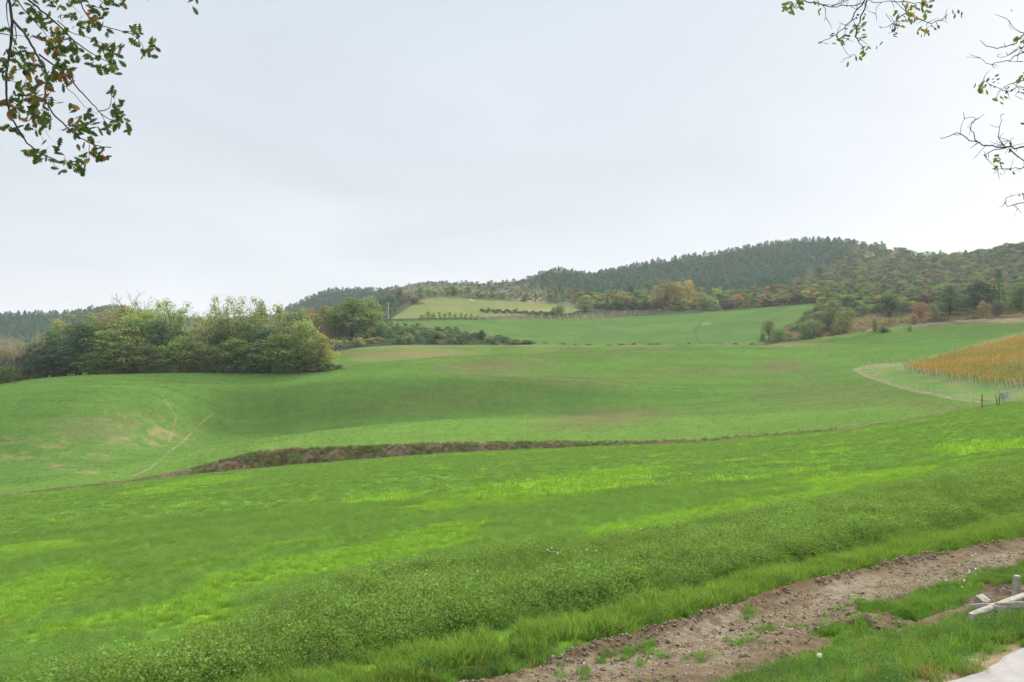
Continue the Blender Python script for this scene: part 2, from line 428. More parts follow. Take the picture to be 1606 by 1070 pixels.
edge7 = linem(p, r, [(505,556),(560,547),(620,542.5),(820,542),(900,544),(1000,542.5),(1100,541),(1200,541)], 1.1)
cM = mixc(cM, (.17, .14, .08), np.clip(edge7, 0, 1)*0.75*sst(.35, .6, fbm(x/9, y/9, 69))*(bnd >= iM6))
cM = np.where((bnd >= iM6)[:, None], cM*0.92, cM)
vl = linem(p, r, [(1540,631),(1490,624),(1440,614),(1395,602),(1362,591),(1340,580),(1365,574),(1410,571)], 2.0)
vin = inpoly(p, r, [(1340,580),(1410,571),(1500,548),(1610,518),(1700,500),(1700,625),(1560,629),(1480,621),(1400,601)])
cM = np.where(vin[:, None], np.array([.095, .155, .042])*(0.8+.4*n1[:, None]), cM)
cM = mixc(cM, (.20, .15, .08), np.where(vin, sst(.55, .7, n2)*0.6, 0))
cM = mixc(cM, (.20, .175, .11), vl*0.8)
# gully bank
cG = np.tile((.088, .10, .034), (len(x), 1))
gn = fbm(x/3.5, y/1.5, 81)
cG = mixc(cG, (.16, .12, .08), sst(.42, .6, gn)*np.interp(p, [200,300,420,900,1330],[.6,.8,.95,.8,.6]))
earth = np.maximum.reduce([br(530,715,20,9), br(385,734,18,6), br(500,716,14,8), br(370,735,20,5)])
cG = mixc(cG, (.27, .16, .085), np.clip(earth*1.2*sst(.35, .55, n2), 0, 1))
cG = mixc(cG, (.09, .16, .03), np.maximum(br(460,718,30,7), 0)*0.9)
# hills
cH = np.tile((.070, .088, .040), (len(x), 1))
hn = fbm(x/22, y/22, 91); hn2 = fbm(x/7, y/7, 93)
scr = np.maximum(sst(600, 660, p)*(1-sst(880, 980, p)), np.zeros_like(p))
cH = mixc(cH, (.165, .16, .105), scr*sst(.35, .6, hn)*0.95)
cH = mixc(cH, (.30, .23, .14), np.clip(br(865,435,26,9)+br(835,470,30,7)+br(900,464,30,7)*.6, 0, 1))
cH = mixc(cH, (.19, .18, .10), sst(1300, 1400, p)*sst(.45, .65, hn)*0.8)
cH = mixc(cH, (.24, .21, .13), np.clip(br(1290,397,40,14)*.8+br(1400,400,50,8)*.8, 0, 1))
rscr = linem(p, r, [(1290,528),(1350,514),(1430,500),(1500,494),(1606,492)], 13)
cH = mixc(cH, (.25, .20, .125), rscr*sst(.34, .58, hn2)*(p > 1200))
cH = mixc(cH, (.12, .20, .042), inpoly(p, r, [(1205,541),(1260,534),(1320,526),(1380,516),(1425,507),(1440,513),(1380,521),(1320,531),(1240,541)]).astype(float)*0.95)
cH = mixc(cH, (.29, .2, .13), br(1248,523,18,6))
hedgeg = inpoly(p, r, [(590,520),(610,505),(820,534),(850,541),(600,542)])
cH = np.where(hedgeg[:, None], np.array([.05, .07, .025]), cH)
cU = np.tile((.086, .148, .040), (len(x), 1))
cU = mixc(cU, (.105, .175, .04), sst(.45, .65, n1)*0.7)
cU = mixc(cU, (.12, .15, .055), np.clip(br(660,512,50,7)+br(720,520,60,6), 0, 1)*0.6)
cU = mixc(cU, (.25, .2, .1), linem(p, r, [(1100,508),(1114,508)], 1.2))
cU = mixc(cU, (.055, .10, .035), linem(p, r, [(1095,535),(1090,520),(1100,505)], 2)*.5)
cU = cU*0.80*(0.9+.2*fbm(x/30, y/2.2, 65, 3))[:, None]
cP = 1.0*np.tile((.155, .18, .062), (len(x), 1))
cP = mixc(cP, (.24, .205, .10), np.clip(br(830,487,80,5)+br(700,485,40,6)*.4, 0, 1)*0.7)
fz = np.maximum.reduce([sst(845, 900, p)*(1-sst(1300, 1345, p))*(1-sst(-6, 6, r-np.interp(p, [840,880,950,1050,1100,1180,1240,1290,1335], [440,458,466,462,464,462,448,425,395]))), 1-sst(140, 200, p), sst(400, 440, p)*(1-sst(600, 640, p))])
cH = mixc(cH, (.045, .062, .035), fz*.9)
fz2 = sst(1180, 1300, p)*(1-sst(468, 486, r))*sst(404, 418, r+np.interp(p, [1300, 1450, 1606], [0, 4, 24]))
cH = mixc(cH, (.075, .085, .04), fz2*.9)
cH = cH*0.72; cP = cP*0.85
# faces -> regions
ii = np.arange(NR-1)[:, None]*NC+np.arange(NC-1)[None, :]
Q = np.stack([ii, ii+1, ii+NC+1, ii+NC], -1).reshape(-1, 4)
fb = np.repeat(band_of[:-1], NC-1)
fp = p[Q].mean(1); fr = r[Q].mean(1); fy_ = y[Q].mean(1)
UP = [(598,508),(622,504),(700,502),(850,500.5),(940,499),(1040,494),(1100,491),(1200,483),(1282,477),(1284,484),(1255,500),(1222,518),(1205,530),(1196,541),(1100,542),(900,543),(820,540),(760,526),(700,517),(650,512),(598,513)]
PF = [(612,500),(640,484),(655,471),(700,469),(790,473),(870,478),(910,486),(898,491),(800,495),(700,499)]
reg = np.full(len(Q), 0)
reg[(fb >= iG1) & (fb < iG3)] = 1
reg[(fb >= iG3) & (fb < iM7)] = 2
reg[fb >= iM7] = 3
up = (fb >= iM7) & (fb < iM9) & inpoly(fp, fr, UP)
reg[up] = 4
reg[(fb >= iM8) & (fb <= iM9) & inpoly(fp, fr, PF)] = 5
for rid, nm_, cc, mat in ((0, 'meadow', cN, M_near), (1, 'gully_bank', cG, M_gully), (2, 'crop_field', cM, M_mid), (3, 'hills', cH, M_far), (4, 'upper_field', cU, M_mid), (5, 'pale_field', cP, M_mid)):
    q = Q[reg == rid]
    u, inv = np.unique(q, return_inverse=True)
    me = mesh_np(nm_, np.stack([x[u], y[u], z[u]], 1), inv.reshape(-1, 4), cc[u], [mat], True)
    tag(link(nm_, me), kind='structure')

# ------------------------------------------------------------------ concrete road and dirt track
def sheet(name, S, A, mask, dz, colf, mat):
    SS, AA = np.meshgrid(S, A, indexing='ij')
    X = -0.545*SS+0.84*AA; Y = 0.84*SS+0.545*AA
    sh = SS.shape
    Z = ground(X.ravel(), Y.ravel()).reshape(sh)+dz(SS, AA)
    i = np.arange(sh[0]-1)[:, None]*sh[1]+np.arange(sh[1]-1)[None, :]
    q = np.stack([i, i+sh[1], i+sh[1]+1, i+1], -1).reshape(-1, 4)
    mk = mask(SS, AA).ravel()[q].mean(1) > 0
    q = q[mk]; u, inv = np.unique(q, return_inverse=True)
    me = mesh_np(name, np.stack([X.ravel()[u], Y.ravel()[u], Z.ravel()[u]], 1), inv.reshape(-1, 4), colf(SS, AA).reshape(-1, 3)[u], [mat], True)
    return tag(link(name, me), kind='structure')
def tr_mask(S, A):
    far = np.interp(A, [-6, 4, 8, 12, 14, 16, 30], [7.05, 7.15, 7.52, 7.6, 7.5, 7.2, 7.0])
    near = np.interp(A, [-6, 3, 5, 8, 10, 12, 14, 30], [6.0, 6.0, 5.95, 6.0, 6.1, 6.2, 6.15, 6.1])
    w = 0.28*(fbm(A*1.3, S*1.3, 101)-.5)+0.1*(fbm(A*6, S*6, 103)-.5)
    m = np.minimum(far-S+w*0.6, S-near+w)
    patch = 0.5*(1-((A-6.3)/2.6)**2)*1.0
    p2 = np.minimum(S-5.12+w, np.minimum(S*0+1, np.minimum(A-3.6, 9.4-A)))-np.where(fbm(A*1.1, S*1.6, 109) > .56, 1, 0)
    p3 = np.minimum(np.minimum(S-4.55+w, 5.2-S), np.minimum(A-7.6, 10.6-A))
    return np.maximum(np.maximum(m, np.where(S < 6.3, p2, -1)), np.where(S < 5.3, p3, -1))
def tr_z(S, A):
    n = fbm(A*2, S*5, 111); n_ = fbm(A*7, S*7, 113, 4)
    zz = 0.022+0.05*(n-.5)+0.075*(n_-.5)
    edge = np.interp(A, [-6, 4, 8, 12, 14, 16, 30], [7.0, 7.1, 7.47, 7.55, 7.45, 7.15, 7.0])
    zz += 0.065*np.exp(-((S-edge+0.08)/0.09)**2)*(0.35+1.1*fbm(A*3.2, S*3, 117))
    rut = np.exp(-((S-edge+0.45)/0.2)**2)
    zz += rut*(-0.05+0.022*np.sign(np.sin(A*2*math.pi/0.17+S*5))*(fbm(A*.9, S, 119) > .42)*(A < 9))
    zz += -0.035*np.exp(-((S-6.45)/0.15)**2)
    m = sst(0.0, 0.16, tr_mask(S, A))
    return np.maximum(zz+0.035, 0.012)*m-0.03*(1-m)
def tr_col(S, A):
    n = fbm(A*1.1, S*2.5, 121); n_ = fbm(A*8, S*8, 123)
    c = np.tile((0.146, 0.112, 0.071), (S.size, 1))
    c = mixc(c, (0.172, 0.138, 0.090), (sst(6.2, 6.5, S)*(1-sst(6.85, 7.1, S))).ravel()*0.75)
    c = mixc(c, (0.198, 0.168, 0.119), (sst(.55, .7, n)*.7).ravel())
    c = mixc(c, (0.118, 0.080, 0.048), (sst(.58, .72, n_)*.6).ravel())
    edge = np.interp(A, [-6, 4, 8, 12, 14, 16, 30], [7.0, 7.1, 7.47, 7.55, 7.45, 7.15, 7.0])
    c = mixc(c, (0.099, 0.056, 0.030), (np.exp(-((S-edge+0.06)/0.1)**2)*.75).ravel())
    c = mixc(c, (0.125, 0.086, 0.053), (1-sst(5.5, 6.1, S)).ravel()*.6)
    return c
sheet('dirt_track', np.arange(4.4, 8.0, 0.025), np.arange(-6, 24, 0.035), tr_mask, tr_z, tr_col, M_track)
# concrete road slab with a broken edge
Aax = np.arange(-8, 14, 0.12)
edge = 2.62+0.09*(fbm(Aax*1.2, Aax*0, 131)-.5)+0.05*(fbm(Aax*5, Aax*0, 133)-.5)
rb = MB()
V = []
for k, (aa, e) in enumerate(zip(Aax, edge)):
    for ss, zz in ((-3.0, ZC-1.96), (0.5, ZC-1.955), (e-0.03, ZC-1.962), (e, ZC-1.975), (e+0.015, ZC-2.10)):
        V.append((-0.545*ss+0.84*aa, 0.84*ss+0.545*aa, zz))
rb.v = V
for k in range(len(Aax)-1):
    for j in range(4):
        b = k*5+j; rb.f.append((b, b+5, b+6, b+1))
tag(link('concrete_road', rb.mesh('concrete_road', M_road, False)), kind='structure')

# ------------------------------------------------------------------ leaves and tree prototypes
def leaves(P, Nn, size, rng, aspect=0.6, fold=0.15):
    n = len(P)
    Nn = Nn/(np.linalg.norm(Nn, axis=1, keepdims=True)+1e-9)
    rv = rng.normal(size=(n, 3)); t = np.cross(Nn, rv); t /= (np.linalg.norm(t, axis=1, keepdims=True)+1e-9)
    b = np.cross(Nn, t); sz = np.asarray(size).reshape(-1, 1)
    V = np.stack([P-t*sz*.5, P+b*sz*.5*aspect-Nn*sz*fold*.5+t*sz*rng.uniform(-.15, .15, (n, 1)), P+t*sz*.5, P-b*sz*.5*aspect-Nn*sz*fold*.5+t*sz*rng.uniform(-.15, .15, (n, 1))], 1).reshape(-1, 3)
    Qf = np.arange(4*n).reshape(-1, 4)
    return V, Qf
def unit(rng, n):
    v = rng.normal(size=(n, 3)); return v/np.linalg.norm(v, axis=1, keepdims=True)
def blob_crown(blobs, nleaf, leaf, rng, thin=0.35):
    """leaf sprays over clumps; every clump and leaf has its own natural tint"""
    w = np.array([(b[3]*b[4])**1.0 for b in blobs]); w = w/w.sum()
    Ps, Ns, Ss, Cs = [], [], [], []
    for b, wi in zip(blobs, w):
        n = max(int(nleaf*wi), 6)
        u = unit(rng, n); u[:, 2] = np.where(rng.random(n) < .35, np.abs(u[:, 2]), u[:, 2])
        rad = 1-thin*rng.random(n)**1.5
        lump = 1+0.35*(rng.random(n)-.5)
        P = np.array(b[:3])+u*np.array([b[3], b[3], b[4]])*(rad*lump)[:, None]
        Ps.append(P); Ns.append(u*0.8+unit(rng, n)*0.7+np.array([0, 0, .5]))
        Ss.append(leaf*rng.uniform(.6, 1.35, n))
        ct = rng.uniform(.82, 1.2); hue = rng.uniform(-.12, .12)
        c = np.stack([np.full(n, ct*(1+hue)), np.full(n, ct), np.full(n, ct*(1-hue*.5))], 1)*rng.uniform(.7, 1.3, (n, 1))
        Cs.append(c)
    P = np.concatenate(Ps); V, Qf = leaves(P, np.concatenate(Ns), np.concatenate(Ss), rng)
    return V, Qf, np.repeat(np.concatenate(Cs), 4, 0)
def limb_mesh(h, targets, r0, rng, fork=0.3, n=6, mat=None, twigs=0):
    mb = MB()
    bend = rng.normal(size=2)*0.03*h
    trunk = [np.array([bend[0]*t*t, bend[1]*t*t, h*t*0.8-0.3*(t == 0)]) for t in np.linspace(0, 1, 6)]
    mb.tube(trunk, [r0*1.25]+[r0*(1-.75*t) for t in np.linspace(.2, 1, 5)], n)
    for tg in targets:
        tg = np.asarray(tg, float)
        f = np.clip(fork+rng.random()*0.45, .1, .85)
        t0 = trunk[0]*0+np.array([bend[0]*f*f, bend[1]*f*f, h*f*.8])
        if t0[2] > tg[2]: t0[2] = max(tg[2]*0.7, 0.05*h)
        mid = (t0+tg)/2+np.array([0, 0, -0.05*h])+rng.normal(size=3)*0.02*h
        mb.tube([t0, mid, tg], [r0*.42, r0*.28, r0*.1], 5)
        for _ in range(twigs):
            q0 = mid+(tg-mid)*rng.random(); dr = (tg-t0)/np.linalg.norm(tg-t0)*.6+unit(rng, 1)[0]*.7+np.array([0, 0, .35])
            q1 = q0+dr*h*.08; q2 = q1+(dr+unit(rng, 1)[0]*.5)*h*.06
            mb.tube([q0, q1, q2], [r0*.12, r0*.07, r0*.025], 3, False)
    return mb
PROTO = {}
def proto_broad(key, seed, H=12.0, W=8.0, nb=14, nleaf=2200, leaf=.42, base=.22, trunkmat=M_bark, thin=.4, blobr=(.16, .27), zr=1.0, top=1.0, twigs=0):
    rng = np.random.default_rng(seed)
    blobs = []
    for i in range(nb):
        f = (i+.5)/nb; zz = H*(base+(top-base)*(0.08+.84*f)); prof = math.sin(math.pi*min(1, .18+.80*f))**.7
        a = i*2.4+rng.uniform(-.5, .5); rr = W/2*.68*prof*math.sqrt(rng.uniform(.15, 1))
        br_ = W*rng.uniform(*blobr)*(0.65+.5*prof)
        zz = min(zz, H*top-br_*.8*zr)
        blobs.append((rr*math.cos(a), rr*math.sin(a), zz, br_, br_*.8*zr))
    V, Qf, C = blob_crown(blobs, nleaf, leaf, rng, thin)
    tm = limb_mesh(H*.85, [b[:3] for b in blobs], .028*H*.5+.06, rng, base*.8, twigs=twigs).mesh(key+'_trunk', trunkmat, True)
    cm = mesh_np(key+'_crown', V, Qf, C, [M_leaf])
    PROTO[key] = (cm, tm, H, W, (V, Qf, C))
def proto_airy(key, seed, H=15.0, W=7.0, nleaf=5200, leaf=.34):
    """feathery tree: sprays along several upright limbs, sky shows between"""
    rng = np.random.default_rng(seed)
    blobs = []; tips = []
    nl = 6
    for i in range(nl):
        a = i*2.4+rng.uniform(-.4, .4); R = W/2*rng.uniform(.25, .8); top = H*rng.uniform(.74, 1.0) if i else H*.97
        for f in np.linspace(.14, 1, 9):
            zz = top*f; rr = R*(.35+.65*f)
            bx, by = rr*math.cos(a)+rng.normal()*.6, rr*math.sin(a)+rng.normal()*.6
            rb_ = W*rng.uniform(.13, .23)*(1.25-.5*f)
            blobs.append((bx, by, zz-rb_, rb_, rb_*rng.uniform(.9, 1.4)))
        tips.append((R*math.cos(a), R*math.sin(a), top*.97))
    V, Qf, C = blob_crown(blobs, nleaf, leaf, rng, .95)
    tm = limb_mesh(H*.8, tips+[b[:3] for b in blobs[::4]], .2, rng, .15, mat=M_bark).mesh(key+'_trunk', M_bark, True)
    cm = mesh_np(key+'_crown', V, Qf, C, [M_leaf])
    PROTO[key] = (cm, tm, H, W, (V, Qf, C))
def proto_bare(key, seed, H=12.0, W=4.0, nleaf=1100, leaf=.2, mat=M_palebark):
    rng = np.random.default_rng(seed); mb = MB(); tips = []
    def grow(p0, d, L, r, lv):
        p1 = p0+d*L*.5+rng.normal(size=3)*L*.05; p2 = p1+(d+rng.normal(size=3)*.15)*L*.5
        mb.tube([p0, p1, p2], [r, r*.8, r*.55], 4 if lv else 6, False)
        if lv >= 3: tips.append(p2); tips.append(p1); return
        for k in range(3 if lv else 5):
            q = p0+(p2-p0)*rng.uniform(.4, 1)
            nd = d*.75+unit(rng, 1)[0]*np.array([.75, .75, .4])*W/5+np.array([0, 0, .2]); nd /= np.linalg.norm(nd)
            grow(q, nd, L*rng.uniform(.45, .65), r*.5, lv+1)
        tips.append(p2)
    grow(np.array([0, 0, -.3]), np.array([0, 0, 1.0]), H*.62, .13, 0)
    tp = np.array(tips); P = tp[rng.integers(0, len(tp), nleaf)]+rng.normal(size=(nleaf, 3))*.3
    V, Qf = leaves(P, unit(rng, nleaf), leaf*rng.uniform(.6, 1.3, nleaf), rng)
    C = np.repeat(rng.uniform(.7, 1.3, (nleaf, 1))*np.ones(3), 4, 0)
    PROTO[key] = (mesh_np(key+'_crown', V, Qf, C, [M_leaf]), mb.mesh(key+'_trunk', mat), H, W, (V, Qf, C))
def pine_geo(rng, H, W, nleaf, leaf, full=.9):
    t = rng.random(nleaf)**.75
    zz = H*(.08+.92*t)
    tier = 0.72+.28*np.abs(np.sin(t*np.pi*7+rng.uniform(0, 3)))
    rad = W/2*(1-t)**full*tier*np.sqrt(rng.uniform(.35, 1, nleaf))+.02*W
    a = rng.uniform(0, 2*np.pi, nleaf); lob = 1+.18*np.sin(a*3+rng.uniform(0, 6))
    P = np.stack([rad*np.cos(a)*lob, rad*np.sin(a)*lob, zz-rad*.22], 1)
    Nn = np.stack([np.cos(a)*.7, np.sin(a)*.7, np.full(nleaf, .75)], 1)+unit(rng, nleaf)*.6
    V, Qf = leaves(P, Nn, leaf*rng.uniform(.6, 1.3, nleaf), rng, .5)
    C = np.repeat(rng.uniform(.65, 1.35, (nleaf, 1))*np.ones(3), 4, 0)
    return V, Qf, C
def whole(key, V, Qf, C, H, W, r0):
    """far tree as one mesh: crown and trunk together"""
    mb = MB().tube([(0, 0, -.5), (0, 0, H*.3), (0, 0, H*.7)], [r0, r0*.8, r0*.3], 5)
    tv = np.array(mb.v); tq = [f for f in mb.f if len(f) == 4]
    nV = np.concatenate([V, tv]); nQ = np.concatenate([Qf, np.array(tq)+len(V)])
    nC = np.concatenate([C, np.tile((.9, .8, .7), (len(tv), 1))])
    mi = np.concatenate([np.zeros(len(Qf)), np.ones(len(tq))])
    PROTO[key] = (mesh_np(key, nV, nQ, nC, [M_leaf, M_bark], midx=mi), None, H, W, (V, Qf, C))
def far_blobs(rng, H, W, nb, low=.12, col=False):
    bl = []
    for i in range(nb):
        a = i*2.4+rng.uniform(-.5, .5); f = rng.random()
        rr = W/2*.6*math.sqrt(rng.random())*(1-.4*f)
        rb_ = W*rng.uniform(.2, .3)*(1-.25*f); zz = H*(low+(1-low)*f*.8)
        zz = min(max(zz, rb_*.4), H-rb_*.75)
        bl.append((rr*math.cos(a), rr*math.sin(a), zz, rb_, rb_*.8))
    return bl
for i in range(4): proto_airy('airy%d' % i, 100+i)
for i in range(4): proto_broad('broad%d' % i, 200+i, nleaf=3400, base=.06, nb=18)
for i in range(3): proto_broad('dense%d' % i, 300+i, H=11, W=7, nb=20, nleaf=3400, leaf=.40, base=.05, blobr=(.15, .24), thin=.3)
proto_broad('round0', 350, H=5, W=5.4, nb=12, nleaf=2200, leaf=.26, base=.34, blobr=(.17, .25), thin=.3)
for i in range(3): proto_bare('bare%d' % i, 400+i)
for i in range(2): proto_bare('twiggy%d' % i, 420+i, H=11, W=6, nleaf=90, leaf=.25, mat=M_bark)
for i in range(2):
    r_ = np.random.default_rng(440+i)
    V, Qf, C = pine_geo(r_, 13, 5, 1500, .45, .6)
    PROTO['pinenear%d' % i] = (mesh_np('pn', V, Qf, C, [M_leaf]), MB().tube([(0, 0, -.3), (0, 0, 5), (0.1, 0, 12)], [.22, .16, .03], 6).mesh('pnt', M_bark, True), 13, 5, (V, Qf, C))
for i in range(4):
    r_ = np.random.default_rng(500+i); V, Qf, C = blob_crown(far_blobs(r_, 4, 6, 15, .0), 1900, .30, r_, .4)
    st = MB()
    for k in range(5):
        a = k*1.3; st.tube([(0.1*math.cos(a), .1*math.sin(a), -.2), (.5*math.cos(a), .5*math.sin(a), 1.2), (1.2*math.cos(a), 1.2*math.sin(a), 2.4)], [.07, .05, .02], 4)
    PROTO['shrub%d' % i] = (mesh_np('shrub_foliage', V, Qf, C, [M_leaf]), st.mesh('shrub_stem', M_bark), 4, 6, (V, Qf, C))
for i in range(4):
    r_ = np.random.default_rng(520+i); V, Qf, C = pine_geo(r_, 12, 6.4, 420, .95, .62); whole('farpine%d' % i, V, Qf, C, 12, 6.4, .16)
for i in range(5):
    r_ = np.random.default_rng(540+i); V, Qf, C = blob_crown(far_blobs(r_, 9, 8, 11), 620, .72, r_, .4); whole('farbroad%d' % i, V, Qf, C, 9, 8, .16)
for i in range(4):
    r_ = np.random.default_rng(560+i); V, Qf, C = blob_crown(far_blobs(r_, 3, 4.5, 6, 0), 200, .55, r_, .4); whole('farshrub%d' % i, V, Qf, C, 3, 4.5, .08)
for i in range(2):
    r_ = np.random.default_rng(580+i)
    bl = [(r_.normal()*.5, r_.normal()*.5, zz, 1.7*math.sin(math.pi*min(.95, max(.12, (zz-1)/15.5)))**.6+.3, 1.5) for zz in np.linspace(2, 14.5, 12)]
    V, Qf, C = blob_crown(bl, 1100, .5, r_, .5)
    PROTO['poplar%d' % i] = (mesh_np('poplar_c', V, Qf, C, [M_leaf]), MB().tube([(0, 0, -.4), (0, 0, 7), (.1, 0, 15)], [.25, .17, .03], 6).mesh('poplar_t', M_palebark, True), 16, 4.2, (V, Qf, C))

def plant(name, key, loc, h, w, color, label, cat, group=None, parts=('trunk', 'crown')):
    cm, tm, H, W, _ = PROTO[key]
    sc = (w/W, w/W, h/H); rz = random.uniform(0, 6.28)
    if tm is None:
        o = link(name, cm, None, loc, (0, 0, rz), color); o.scale = sc
    else:
        o = bpy.data.objects.new(name, None); COL.objects.link(o); o.location = loc; o.rotation_euler = (0, 0, rz); o.scale = sc
        o.empty_display_size = .5
        link(parts[0], tm, o); link(parts[1], cm, o, color=color)
    return tag(o, label, cat, group)
def by_px(name, key, px, d, top, wpx, color, label, cat, group=None, parts=('trunk', 'crown')):
    X, Y, Z = at(px, d)
    h = ZC+(CY-top)*d/F-Z
    return plant(name, key, (X, Y, Z-.15), max(h, .6), wpx*d/F, color, label, cat, group, parts)

# palette of leaves
YEL = (.27, .29, .085); LIM = (.205, .28, .08); AIR = (.245, .29, .105); GRY = (.22, .25, .11); MIDG = (0.137, 0.202, 0.058); OLV = (0.169, 0.195, 0.075)
DRK = (0.065, 0.114, 0.052); PIN = (0.075, 0.137, 0.088); BRN = (0.312, 0.234, 0.143); TAN = (0.416, 0.325, 0.208); RED = (0.215, 0.111, 0.081); GLD = (0.390, 0.286, 0.085); RUS = (0.247, 0.169, 0.088)
OAK = (0.124, 0.182, 0.052); WIL = (0.234, 0.273, 0.143)
DRK = tuple(v*1.2 for v in DRK); MIDG = tuple(v*1.12 for v in MIDG); PIN = tuple(v*1.12 for v in PIN); OAK = tuple(v*1.1 for v in OAK)
def jit(c, a=.12):
    k = random.uniform(1-a, 1+a); return tuple(max(.005, v*k*random.uniform(1-a*.5, 1+a*.5)) for v in c)

# ------------------------------------------------------------------ the copse beyond the field
ORD = ['first', 'second', 'third', 'fourth', 'fifth', 'sixth', 'seventh', 'eighth', 'ninth', 'tenth', 'eleventh', 'twelfth', 'thirteenth', 'fourteenth', 'fifteenth', 'sixteenth']
COPSE = [('dense', 57,204,540,36,DRK,'ivy'), ('dense', 84,208,522,48,DRK,'ivy'), ('dense', 102,203,548,46,DRK,'ivy'), ('dense', 126,206,508,44,DRK,'ivy'), ('dense',72,202,556,40,DRK,'ivy'),
 ('dense', 140,210,512,40,DRK,'ivy'),
 ('airy', 108,232,506,64,LIM,'yel'), ('airy', 140,230,496,64,YEL,'yel'), ('airy', 172,232,487,64,AIR,'yel'), ('airy', 84,230,522,44,TAN,'yel'), ('broad', 200,236,482,60,YEL,'yel'),
 ('twiggy', 188,236,463,34,BRN,'bare'), ('twiggy', 216,236,468,30,BRN,'bare'), ('twiggy', 246,234,468,30,BRN,'bare'), ('bare', 150,212,508,40,BRN,'bare'),
 ('broad', 168,208,520,60,LIM,'lim'), ('broad', 208,214,498,64,LIM,'lim'), ('broad', 230,220,488,50,LIM,'lim'),
 ('airy', 236,230,476,46,AIR,'fea'), ('airy', 262,226,474,46,AIR,'fea'), ('airy', 274,220,470,40,LIM,'fea'), ('airy', 322,226,492,50,AIR,'fea'), ('airy', 346,224,469,38,AIR,'fea'),
 ('airy', 332,212,500,54,GRY,'fea'), ('airy', 362,216,488,62,GRY,'fea'), ('airy', 380,224,469,38,AIR,'fea'), ('airy', 424,222,481,58,AIR,'fea'), ('airy', 455,224,484,52,AIR,'fea'), ('airy', 400,216,486,50,GRY,'fea'),
 ('airy', 442,212,494,56,GRY,'fea'),
 ('dense', 252,210,502,46,DRK,'dar'), ('dense', 282,214,520,40,DRK,'dar'), ('dense', 388,210,506,42,MIDG,'dar'), ('dense', 466,216,491,36,DRK,'dar'), ('dense', 412,208,520,42,DRK,'dar'), ('dense', 345,209,520,40,DRK,'dar'),
 ('dense', 408,230,474,22,DRK,'pin'),
 ('broad', 195,205,540,62,MIDG,'fro'), ('broad', 152,203,556,50,MIDG,'fro'), ('broad', 284,205,530,48,LIM,'fro'), ('broad', 312,204,540,46,OLV,'fro'), ('broad', 236,204,545,44,OLV,'fro'),
 ('broad', 366,204,536,52,MIDG,'fro'), ('broad', 404,204,540,52,MIDG,'fro'), ('broad', 440,205,528,58,MIDG,'fro'), ('broad', 478,206,508,52,LIM,'fro'), ('broad', 500,205,528,42,YEL,'fro'), ('broad', 468,204,545,50,MIDG,'fro'), ('broad', 338,204,548,44,OLV,'fro'),
 ('broad', 262,204,552,40,MIDG,'fro'), ('broad', 120,204,560,36,MIDG,'fro'), ('broad', 505,212,545,34,OLV,'fro')]
DESC = {'ivy': 'dark evergreen tree at the dark end of the copse, {} counted inwards', 'yel': 'yellowing tree high at the back of the copse, {} from its dark end',
        'bare': 'leafless twiggy tree showing above the copse, {} from the dark evergreens', 'lim': 'lime-yellow broad tree inside the copse, {} along from the dark evergreens',
        'fea': 'tall feathery yellow-green tree on the copse skyline, {} from its dark end', 'dar': 'dark green tree half hidden inside the copse, {} from its dark end',
        'pin': 'dark pine poking above the copse skyline', 'fro': 'leafy mid-height tree along the field edge of the copse, {} from its dark end'}
NAME = {'ivy': 'evergreen_tree', 'yel': 'locust_tree', 'bare': 'bare_tree', 'lim': 'maple_tree', 'fea': 'locust_tree', 'dar': 'evergreen_tree', 'pin': 'pine_tree', 'fro': 'broadleaf_tree'}
NV = {'airy': 4, 'broad': 4, 'dense': 3, 'bare': 3, 'twiggy': 2, 'pinenear': 2}
cnt = {}
for (k, px, d, top, w, c, t) in sorted(COPSE, key=lambda e: e[1]):
    n = cnt.get(t, 0); cnt[t] = n+1
    by_px(NAME[t], '%s%d' % (k, random.randrange(NV[k])), px, d, top-6, w*1.5, jit(c), DESC[t].format(ORD[n] if t != 'pin' else ''), 'tree', 'trees of the copse beyond the field')
for i, px in enumerate([-34, -27, -20, -12, -5, 1, 7, 13, 19, 25, 31, 37, 42, 47, 52]):
    by_px('bare_tree', 'bare%d' % (i % 3), px, 206+random.uniform(-6, 8), 536+random.uniform(-4, 9), 30, jit((.34, .30, .21)), 'slender pale bare tree beside the copse, %s in the row towards the copse' % ORD[i], 'tree', 'bare trees at the field corner')
SHC = [(-12,200,572,34,OLV),(10,200,570,36,MIDG),(30,201,570,34,OLV),(0,202,582,40,OLV),(22,203,578,36,MIDG),(40,204,576,30,OLV),(-25,202,586,40,OLV),(60,202,578,26,MIDG),(92,202,574,26,DRK),(150,202,572,36,MIDG),(178,202,574,34,OLV),(205,202,570,34,(.17,.16,.07)),(230,202,572,30,OLV),(252,202,574,30,MIDG),(275,202,570,28,OLV),(300,202,568,30,(.17,.16,.07)),(322,202,571,28,OLV),
       (343,201,569,16,(.11,.21,.03)),(362,202,566,30,(.17,.16,.07)),(386,202,570,30,OLV),(412,203,568,30,MIDG),(434,203,564,30,LIM),(458,203,568,28,MIDG),(480,204,566,28,OLV),(500,206,564,28,MIDG),(517,208,566,30,DRK),(531,210,570,22,DRK)]
for i, (px, d, top, w, c) in enumerate(SHC):
    by_px('shrub', 'shrub%d' % (i % 4), px, d, top, w*1.1, jit(c), 'low bush at the foot of the copse, number %d along the field edge' % (i+1), 'bush', 'bushes at the foot of the copse', ('stem', 'foliage'))

